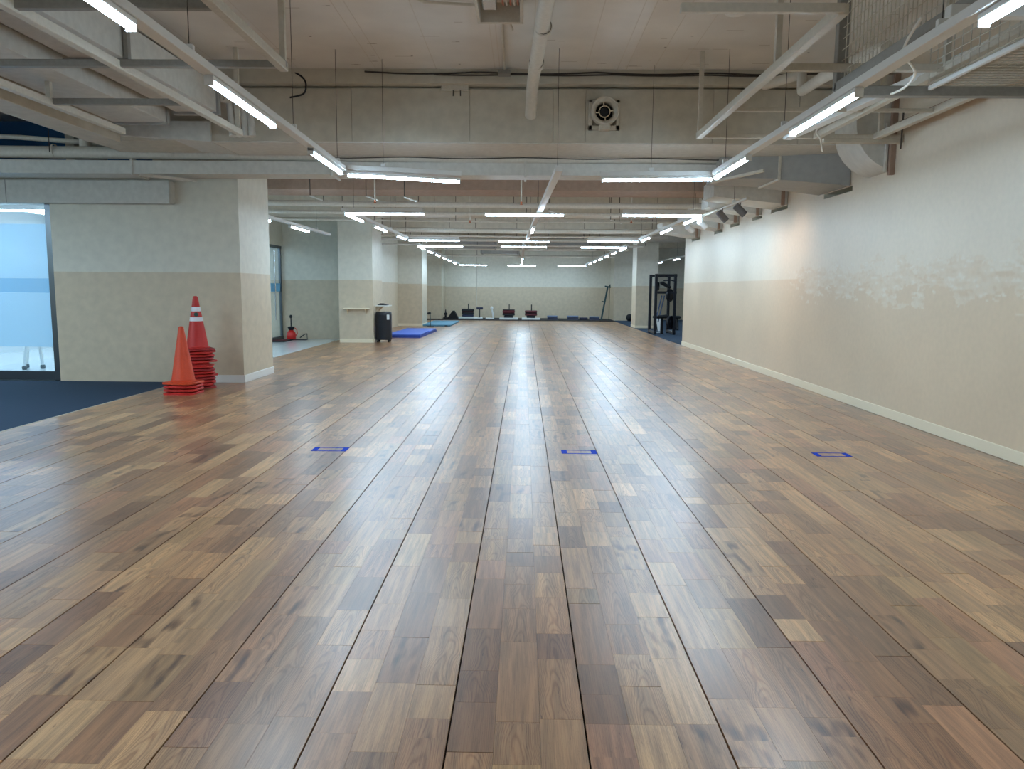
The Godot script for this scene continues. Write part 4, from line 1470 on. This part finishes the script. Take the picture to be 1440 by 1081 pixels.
func alcove() -> void:
	# glazed side of the alcove
	var t := Node3D.new()
	put("window_1", t)
	struct(t)
	var s := begin()
	for d in [10.6, 13.2, 15.9, 19.32]:
		bx(s, -6.17, -6.11, 0, 2.33, d - 0.035, d + 0.035, 0.004)
	bx(s, -6.17, -6.11, 0, 0.08, 10.52, 19.38, 0.004)
	bx(s, -6.17, -6.11, 2.26, 2.33, 10.52, 19.38, 0.004)
	obj("window_frame", s, M.steel_dark, t)
	for q in [[10.63, 13.17], [13.23, 15.87], [15.93, 19.29]]:
		pane("pane", -6.145, -6.135, 0.08, 2.26, q[0], q[1], M.glass, t)
		s = begin()
		quad(s, V(-6.1345, 1.20, q[0]), V(-6.1345, 1.40, q[0]), V(-6.1345, 1.40, q[1]), V(-6.1345, 1.20, q[1]), Vector3.RIGHT)
		obj("film_band", s, M.film_band, t)
	s = begin()
	tube(s, [V(-6.07, 0.5, 18.7), V(-6.07, 2.2, 18.7)], 0.018, 10)
	obj("door_handle", s, M.chrome, t)
	# pressure sprayer
	t = thing("pressure_sprayer", "red pressure sprayer bottle with black pump on white tiles", "sprayer", V(-5.80, 0, 19.0))
	s = begin()
	lathe(s, [Vector2(0, 0.0), Vector2(0.105, 0.0), Vector2(0.112, 0.02), Vector2(0.115, 0.12), Vector2(0.10, 0.19), Vector2(0.06, 0.235), Vector2(0.045, 0.26)], 22)
	obj("tank", s, M.red_plastic, t)
	s = begin()
	lathe(s, [Vector2(0.05, 0.24), Vector2(0.06, 0.26), Vector2(0.085, 0.31), Vector2(0.09, 0.33), Vector2(0.03, 0.34), Vector2(0.0, 0.34)], 18)
	obj("funnel_collar", s, M.plastic_black, t)
	s = begin()
	tube(s, [Vector3(0, 0.33, 0), Vector3(0, 0.56, 0)], 0.014, 8)
	obj("pump_rod", s, M.plastic_black, t)
	s = begin()
	lathe(s, [Vector2(0, 0.54), Vector2(0.03, 0.55), Vector2(0.036, 0.585), Vector2(0.025, 0.62), Vector2(0, 0.63)], 14)
	obj("pump_knob", s, M.plastic_black, t)
	s = begin()
	tube(s, [Vector3(0.09, 0.08, 0), Vector3(0.15, 0.16, 0), Vector3(0.14, 0.26, 0), Vector3(0.09, 0.30, 0)], 0.012, 8)
	obj("handle", s, M.red_plastic, t)
	t = thing("spray_hose", "black hose and wand lying beside the red sprayer", "hose", V(-5.80, 0, 19.0))
	s = begin()
	tube(s, [Vector3(0.0, 0.02, 0.14), Vector3(0.2, 0.02, 0.12), Vector3(0.38, 0.015, 0.1), Vector3(0.42, 0.02, 0.08), Vector3(0.40, 0.16, 0.02), Vector3(0.34, 0.15, 0.0), Vector3(0.22, 0.06, 0.02)], 0.012, 8)
	obj("hose", s, M.plastic_black, t)
	s = begin()
	bar(s, Vector3(-0.35, 0.015, 0.16), Vector3(0.1, 0.02, 0.16), 0.03, 0.03, 0.006)
	obj("wand", s, M.plastic_black, t)
	t = thing("red_tray", "flat dark red tray on the tiles by the glazed wall", "tray", V(-5.93, 0, 18.5))
	s = begin()
	bx(s, -0.15, 0.2, 0.0, 0.018, -0.3, 0.3, 0.004)
	obj("base", s, M.rubber_black, t)
	s = begin()
	bx(s, -0.12, 0.17, 0.018, 0.035, -0.26, 0.26, 0.006)
	obj("pad", s, M.maroon, t)
	t = thing("sandal", "black sandal lying at the edge of white tiles", "sandal", V(-4.78, 0, 14.0))
	s = begin()
	lathe(s, [Vector2(0, 0), Vector2(0.05, 0.0), Vector2(0.055, 0.012), Vector2(0.05, 0.025), Vector2(0, 0.027)], 18, Transform3D(Basis.from_scale(Vector3(2.4, 1, 1)), Vector3.ZERO))
	obj("sole", s, M.rubber_black, t)
	s = begin()
	tube(s, [Vector3(0.03, 0.01, -0.05), Vector3(0.02, 0.06, -0.03), Vector3(0.01, 0.075, 0), Vector3(0.02, 0.06, 0.03), Vector3(0.03, 0.01, 0.05)], 0.014, 8)
	obj("strap", s, M.rubber_black, t)

func pillar_things() -> void:
	var s := begin()
	# shelf on the front of the second pillar
	var t := thing("wall_shelf", "small cream shelf on the front of second pillar", "shelf", V(-4.0, 0.80, 18.3), "small shelves on the second pillar")
	bx(s, -0.30, 0.31, 0.0, 0.025, -0.14, 0.0, 0.003)
	obj("board", s, M.trim_cream, t)
	for x in [-0.22, 0.22]:
		s = begin()
		loft(s, [Vector3(x - 0.008, 0, 0), Vector3(x - 0.008, -0.11, 0), Vector3(x - 0.008, 0, 0.11)], [Vector3(x + 0.008, 0, 0), Vector3(x + 0.008, -0.11, 0), Vector3(x + 0.008, 0, 0.11)])
		obj("bracket", s, M.trim_cream, t)
	t = thing("wall_shelf", "small white shelf on the side of second pillar", "shelf", V(-3.61, 0.86, 18.9), "small shelves on the second pillar")
	s = begin()
	bx(s, 0.0, 0.30, 0.0, 0.025, -0.3, 0.3, 0.003)
	obj("board", s, M.trim_white, t)
	for z in [-0.2, 0.2]:
		s = begin()
		loft(s, [Vector3(0, 0, z - 0.008), Vector3(0, -0.13, z - 0.008), Vector3(0.13, 0, z - 0.008)], [Vector3(0, 0, z + 0.008), Vector3(0, -0.13, z + 0.008), Vector3(0.13, 0, z + 0.008)])
		obj("bracket", s, M.trim_cream, t)
	t = thing("tablet", "dark flat device lying on the side shelf", "device", V(-3.46, 0.885, 18.85))
	s = begin()
	bx(s, -0.12, 0.11, 0.0, 0.02, -0.14, 0.14, 0.006)
	obj("body", s, M.plastic_black, t)
	s = begin()
	bx(s, -0.09, 0.02, 0.02, 0.045, -0.05, 0.08, 0.008)
	obj("remote", s, M.plastic_black, t)
	# black appliance on casters
	t = thing("black_appliance", "upright black rounded appliance on casters beside second pillar", "appliance", V(-3.40, 0, 18.55))
	s = begin()
	var prof := []
	for k in 28:
		var a := TAU * k / 28
		var p := Vector2(signf(cos(a)) * pow(absf(cos(a)), 0.45) * 0.185, signf(sin(a)) * pow(absf(sin(a)), 0.45) * 0.17)
		prof.append(p)
	var lev := [[0.06, 0.96], [0.09, 1.0], [0.66, 1.0], [0.71, 0.97], [0.735, 0.88], [0.742, 0.0]]
	for i in lev.size() - 1:
		for k in 28:
			var l := (k + 1) % 28
			var pk: Vector2 = prof[k]
			var pl: Vector2 = prof[l]
			var f0: float = lev[i][1]
			var f1: float = lev[i + 1][1]
			var up: float = 0.0 if i < 2 else [0.3, 0.8, 3.0][i - 2]
			smooth_quad(s, Vector3(pk.x * f0, lev[i][0], pk.y * f0), Vector3(pl.x * f0, lev[i][0], pl.y * f0), Vector3(pl.x * f1, lev[i + 1][0], pl.y * f1), Vector3(pk.x * f1, lev[i + 1][0], pk.y * f1), Vector3(pk.x, up * 0.17, pk.y).normalized(), Vector3(pl.x, up * 0.17, pl.y).normalized(), Vector3(pl.x, up * 0.17, pl.y).normalized(), Vector3(pk.x, up * 0.17, pk.y).normalized())
	var case := obj("body", s, M.plastic_black, t)
	s = begin()
	bx(s, 0.105, 0.165, 0.55, 0.67, -0.176, -0.166)
	obj("sticker", s, M.plastic_white, case)
	for q in [[-0.13, -0.11], [0.13, -0.11], [-0.13, 0.11], [0.13, 0.11]]:
		s = begin()
		lathe(s, [Vector2(0, -0.016), Vector2(0.03, -0.016), Vector2(0.03, 0.016), Vector2(0, 0.016)], 14, aim(Vector3(q[0], 0.03, q[1]), Vector3.RIGHT))
		tube(s, [Vector3(q[0], 0.03, q[1]), Vector3(q[0], 0.075, q[1])], 0.012, 6)
		obj("caster", s, M.rubber_black, t)
	# mats
	t = thing("gym_mat", "bright blue folded gym mat beyond the black appliance", "mat", V(-3.2, 0, 20.2), "gym mats on the left")
	s = begin()
	loft(s, [Vector3(-0.45, 0, 0), Vector3(0.46, 0, 0), Vector3(0.52, 0, -3.3), Vector3(-0.38, 0, -3.3)], [Vector3(-0.45, 0.05, 0), Vector3(0.46, 0.05, 0), Vector3(0.52, 0.05, -3.3), Vector3(-0.38, 0.05, -3.3)])
	obj("lower_mat", s, M.mat_blue_side, t)
	s = begin()
	cbox(s, Transform3D(Basis(), Vector3(0.02, 0.076, -0.85)), Vector3(0.88, 0.05, 1.66), 0.012)
	cbox(s, Transform3D(Basis(), Vector3(0.06, 0.072, -2.5)), Vector3(0.90, 0.042, 1.55), 0.012)
	obj("upper_panel", s, M.mat_blue, t)
	t = thing("gym_mat", "teal gym mat farther along the left side", "mat", V(-3.0, 0, 26.6), "gym mats on the left")
	s = begin()
	cbox(s, Transform3D(Basis(), Vector3(-0.05, 0.03, -1.75)), Vector3(1.0, 0.06, 3.5), 0.012)
	obj("body", s, M.mat_teal, t)
	s = begin()
	cbox(s, Transform3D(Basis(), Vector3(0.3, 0.02, 0.005)), Vector3(0.1, 0.03, 0.03), 0.005)
	obj("strap", s, M.rubber_black, t)
	t = thing("phone_stand", "dark upright stand on a flat foot beside teal mat", "stand", V(-3.22, 0, 26.35))
	s = begin()
	lathe(s, [Vector2(0, 0.02), Vector2(0.12, 0.018), Vector2(0.13, 0.0)], 18)
	obj("foot", s, M.plastic_black, t)
	s = begin()
	bar(s, Vector3(0, 0.01, 0), Vector3(-0.01, 0.44, 0), 0.045, 0.03, 0.005)
	obj("post", s, M.post_green, t)
	s = begin()
	cbox(s, Transform3D(Basis(Vector3.BACK, 0.3), Vector3(-0.04, 0.46, 0)), Vector3(0.12, 0.08, 0.05), 0.012)
	obj("head", s, M.plastic_black, t)

func plate_stack(at: Vector3, label: String, layers: Array) -> void:
	var t := thing("sled_stack", label, "plate stack", at, "stacks with rods at the far wall")
	var s := begin()
	bx(s, -0.39, 0.39, 0.0, 0.075, -0.25, 0.25, 0.01)
	obj("platform", s, M.plastic_white, t)
	var y := 0.078
	for l in layers:
		s = begin()
		cbox(s, Transform3D(Basis(), Vector3(l[1], y + l[2] / 2, 0)), Vector3(l[0], l[2], 0.32), 0.02)
		obj("plate", s, l[3], t)
		y += l[2] + 0.004
	s = begin()
	tube(s, [Vector3(0.02, 0.05, 0), Vector3(0.02, 0.64, 0)], 0.022, 10)
	obj("rod", s, M.plastic_black, t)

func far_equipment() -> void:
	var d := 33.1
	var y := 0.02
	var A: Array = [0.40, 0.0, 0.09, M.plastic_black]
	plate_stack(V(-0.65, y, 32.7), "maroon plate stack with rod, between the white pedestal scale and similar stack", [A, [0.52, 0.0, 0.09, M.plastic_black], [0.52, 0.0, 0.03, M.maroon], [0.52, 0.0, 0.09, M.maroon], [0.52, 0, 0.03, M.plastic_black]])
	plate_stack(V(0.30, y, 32.7), "maroon plate stack with rod, rightmost of the three at far wall", [[0.38, 0.0, 0.09, M.plastic_black], [0.52, 0.0, 0.09, M.maroon], [0.52, 0.0, 0.03, M.plastic_black], [0.52, 0.0, 0.09, M.maroon]])
	plate_stack(V(-2.44, y, d + 0.3), "dark plate stack with rod, leftmost of the three at far wall", [[0.5, 0.0, 0.09, M.plastic_navy], [0.52, 0.0, 0.10, M.plastic_black], [0.52, -0.01, 0.03, M.maroon], [0.53, 0.0, 0.11, M.plastic_black]])
	# scales
	var t := thing("pedestal_scale", "scale with dark blue display head on a white base", "scale", V(-1.93, y, d))
	var s := begin()
	bx(s, -0.22, 0.14, 0.0, 0.06, -0.2, 0.2, 0.01)
	obj("platform", s, M.plastic_white, t)
	s = begin()
	bar(s, Vector3(0.02, 0.05, 0), Vector3(0.02, 0.42, 0), 0.05, 0.04, 0.004)
	obj("column", s, M.plastic_black, t)
	s = begin()
	cbox(s, Transform3D(Basis(), Vector3(0.02, 0.45, 0)), Vector3(0.28, 0.10, 0.06), 0.015)
	obj("display_head", s, M.plastic_navy, t)
	t = thing("pedestal_scale", "all white pedestal scale with round head by far wall", "scale", V(-1.37, y, d))
	s = begin()
	bx(s, -0.28, 0.08, 0.0, 0.045, -0.2, 0.2, 0.012)
	obj("platform", s, M.plastic_white, t)
	s = begin()
	tube(s, [Vector3(0.05, 0.04, 0), Vector3(0.02, 0.25, 0), Vector3(-0.02, 0.42, 0)], 0.035, 12)
	obj("column", s, M.plastic_white, t)
	s = begin()
	lathe(s, [Vector2(0, -0.08), Vector2(0.045, -0.065), Vector2(0.065, 0), Vector2(0.045, 0.065), Vector2(0, 0.08)], 18, Transform3D(Basis(), Vector3(-0.02, 0.46, 0)))
	obj("head", s, M.plastic_white, t)
	# wedge and kettlebell tower
	t = thing("foam_wedge", "black triangular foam wedge at far left corner", "wedge", V(-3.06, y, d))
	s = begin()
	loft(s, [Vector3(-0.24, 0, 0.2), Vector3(0.24, 0, 0.2), Vector3(0.06, 0.34, 0.2), Vector3(-0.02, 0.34, 0.2)], [Vector3(-0.24, 0, -0.2), Vector3(0.24, 0, -0.2), Vector3(0.06, 0.34, -0.2), Vector3(-0.02, 0.34, -0.2)])
	obj("body", s, M.foam_black, t)
	t = thing("weight_post", "slim black weight post left of the foam wedge", "weight post", V(-3.37, y, d - 0.1))
	s = begin()
	lathe(s, [Vector2(0, 0), Vector2(0.11, 0), Vector2(0.11, 0.06), Vector2(0.045, 0.07), Vector2(0.04, 0.15), Vector2(0.075, 0.17), Vector2(0.075, 0.24), Vector2(0.03, 0.26), Vector2(0.02, 0.38), Vector2(0.0, 0.40)], 18)
	obj("body", s, M.plastic_black, t)
	# aerobic steps
	for q in [[1.22, 0.46, "blue grey aerobic step, leftmost along far wall", 0.17], [2.10, 0.50, "blue grey aerobic step with navy top, second along far wall", 0.17], [3.02, 0.44, "blue grey aerobic step beside the leaning green post", 0.15]]:
		t = thing("aerobic_step", q[2], "aerobic step", V(q[0], y, 33.0), "aerobic steps along the far wall")
		s = begin()
		loft(s, [Vector3(-q[1] / 2, 0, 0.2), Vector3(q[1] / 2, 0, 0.2), Vector3(q[1] / 2, 0, -0.2), Vector3(-q[1] / 2, 0, -0.2)], [Vector3(-q[1] / 2 + 0.02, 0.09, 0.18), Vector3(q[1] / 2 - 0.02, 0.09, 0.18), Vector3(q[1] / 2 - 0.02, 0.09, -0.18), Vector3(-q[1] / 2 + 0.02, 0.09, -0.18)])
		obj("base", s, M.plastic_navy, t)
		s = begin()
		cbox(s, Transform3D(Basis(), Vector3(0, 0.09 + (q[3] - 0.09) / 2, 0)), Vector3(q[1] - 0.02, q[3] - 0.09, 0.38), 0.02)
		obj("tread", s, M.plastic_blue_grey, t)
	t = thing("step_riser", "low navy block between two aerobic steps", "block", V(2.56, y, 33.0))
	s = begin()
	cbox(s, Transform3D(Basis(), Vector3(0, 0.05, 0)), Vector3(0.34, 0.10, 0.3), 0.015)
	obj("body", s, M.plastic_navy, t)
	# leaning post
	t = thing("leaning_post", "tall dark green steel post leaning at the far right", "post", V(3.32, 0.02, 33.0))
	s = begin()
	bar(s, Vector3(0, 0, 0), Vector3(0.29, 1.42, -0.35), 0.09, 0.07, 0.005)
	obj("shaft", s, M.post_green, t)
	s = begin()
	bar(s, Vector3(0.16, 1.44, -0.33), Vector3(0.42, 1.40, -0.33), 0.06, 0.06, 0.005)
	bar(s, Vector3(0.36, 1.36, -0.35), Vector3(0.39, 1.52, -0.37), 0.06, 0.05, 0.005)
	obj("hook", s, M.post_green, t)
	s = begin()
	bar(s, Vector3(0.02, 0.79, -0.19), Vector3(0.14, 0.78, -0.19), 0.04, 0.04, 0.005)
	obj("peg", s, M.post_green, t)
	s = begin()
	tube(s, [Vector3(0.37, 1.4, -0.34), Vector3(0.36, 0.0, -0.3)], 0.012, 6)
	obj("rope", s, M.cable_dark, t)

func disc(parent: Node3D, called: String, at: Vector3, dir: Vector3, r: float, th: float, m: Material) -> void:
	var s := begin()
	lathe(s, [Vector2(0, -th / 2), Vector2(r * 0.3, -th / 2), Vector2(r * 0.34, -th * 0.3), Vector2(r * 0.8, -th * 0.3), Vector2(r * 0.86, -th / 2), Vector2(r, -th / 2), Vector2(r, th / 2), Vector2(r * 0.86, th / 2), Vector2(r * 0.8, th * 0.3), Vector2(r * 0.34, th * 0.3), Vector2(r * 0.3, th / 2), Vector2(0, th / 2)], 26, aim(at, dir))
	obj(called, s, m, parent)

func right_room() -> void:
	var t := thing("weight_machine", "tall black weight training machine in the opening at right", "gym machine", V(4.25, 0, 22.9))
	var o: Material = M.plastic_black
	for q in [[-0.36, 0.1], [0.20, 0.1], [-0.36, -0.9], [0.20, -0.9]]:
		var s := begin()
		bar(s, Vector3(q[0], 0, q[1]), Vector3(q[0], 1.78, q[1]), 0.09, 0.08, 0.006)
		obj("upright", s, o, t)
	for q in [[Vector3(-0.4, 1.74, 0.1), Vector3(0.25, 1.74, 0.1)], [Vector3(-0.4, 1.74, -0.9), Vector3(0.25, 1.74, -0.9)], [Vector3(0.20, 1.74, 0.1), Vector3(0.20, 1.74, -0.9)], [Vector3(-0.4, 1.24, 0.1), Vector3(0.25, 1.24, 0.1)], [Vector3(-0.36, 0.06, 0.2), Vector3(-0.36, 0.06, -1.0)], [Vector3(0.20, 0.06, 0.2), Vector3(0.20, 0.06, -1.0)]]:
		var s := begin()
		bar(s, q[0], q[1], 0.07, 0.07, 0.006)
		obj("crossbar", s, o, t)
	for k in 2:
		var s := begin()
		bar(s, Vector3(-0.30 + k * 0.08, 0.35, -0.2), Vector3(-0.13 + k * 0.08, 1.15, -0.2), 0.035, 0.035, 0.004)
		obj("guide_rail", s, M.plastic_blue_grey, t)
	disc(t, "weight_plate", Vector3(0.06, 1.16, 0.06), Vector3(0.75, 0, 0.65), 0.19, 0.05, o)
	disc(t, "weight_plate", Vector3(-0.30, 1.42, 0.0), Vector3(0.9, 0, 0.45), 0.13, 0.05, o)
	disc(t, "weight_plate", Vector3(0.10, 0.36, 0.1), Vector3(0.75, 0, 0.65), 0.20, 0.06, o)
	var s := begin()
	cbox(s, Transform3D(Basis(Vector3.BACK, -0.5), Vector3(-0.05, 1.46, -0.1)), Vector3(0.34, 0.09, 0.25), 0.03)
	obj("backrest_pad", s, M.rubber_black, t)
	s = begin()
	cbox(s, Transform3D(Basis(Vector3.BACK, 0.1), Vector3(-0.1, 0.52, -0.2)), Vector3(0.36, 0.09, 0.3), 0.03)
	obj("seat_pad", s, M.rubber_black, t)
	s = begin()
	bar(s, Vector3(-0.1, 0.0, -0.2), Vector3(-0.1, 0.5, -0.2), 0.08, 0.08, 0.005)
	obj("seat_post", s, o, t)
	s = begin()
	tube(s, [Vector3(-0.15, 1.58, 0.12), Vector3(0.05, 1.60, 0.2), Vector3(0.22, 1.56, 0.15)], 0.018, 8)
	obj("handlebar", s, o, t)
	t = thing("white_board", "white folded board leaning by the weight machine", "board", V(4.33, 0, 24.9))
	s = begin()
	loft(s, [Vector3(-0.06, 0.45, 0), Vector3(0.07, 0.45, 0), Vector3(0.17, 0.0, 0.15), Vector3(0.0, 0.0, 0.15)], [Vector3(-0.06, 0.45, -0.03), Vector3(0.07, 0.45, -0.03), Vector3(0.17, 0.0, 0.12), Vector3(0.0, 0.0, 0.12)])
	obj("panel", s, M.plastic_white, t)
	t = thing("weight_bench", "low black bench on the dark carpet behind the machine", "bench", V(4.75, 0, 25.6))
	s = begin()
	cbox(s, Transform3D(Basis(), Vector3(0, 0.42, 0)), Vector3(0.9, 0.09, 0.32), 0.03)
	obj("pad", s, M.rubber_black, t)
	for x in [-0.35, 0.35]:
		s = begin()
		bar(s, Vector3(x, 0.0, 0.14), Vector3(x, 0.4, 0.0), 0.06, 0.06, 0.005)
		bar(s, Vector3(x, 0.0, -0.14), Vector3(x, 0.4, 0.0), 0.06, 0.06, 0.005)
		obj("leg", s, M.plastic_black, t)
	t = thing("medicine_ball", "black ball on the carpet by the far right pillar", "ball", V(4.45, 0.15, 32.4))
	s = begin()
	var prof := []
	for k in 13:
		var a := -PI / 2 + PI * k / 12.0
		prof.append(Vector2(0.15 * cos(a), 0.15 * sin(a)))
	lathe(s, prof, 24)
	obj("ball", s, M.rubber_black, t)
	t = thing("floor_paper", "white strip of paper lying on the right carpet", "paper", V(4.2, 0.001, 23.9))
	s = begin()
	bx(s, -0.1, 0.1, 0.0, 0.003, -0.08, 0.08)
	obj("sheet", s, M.plastic_white, t)
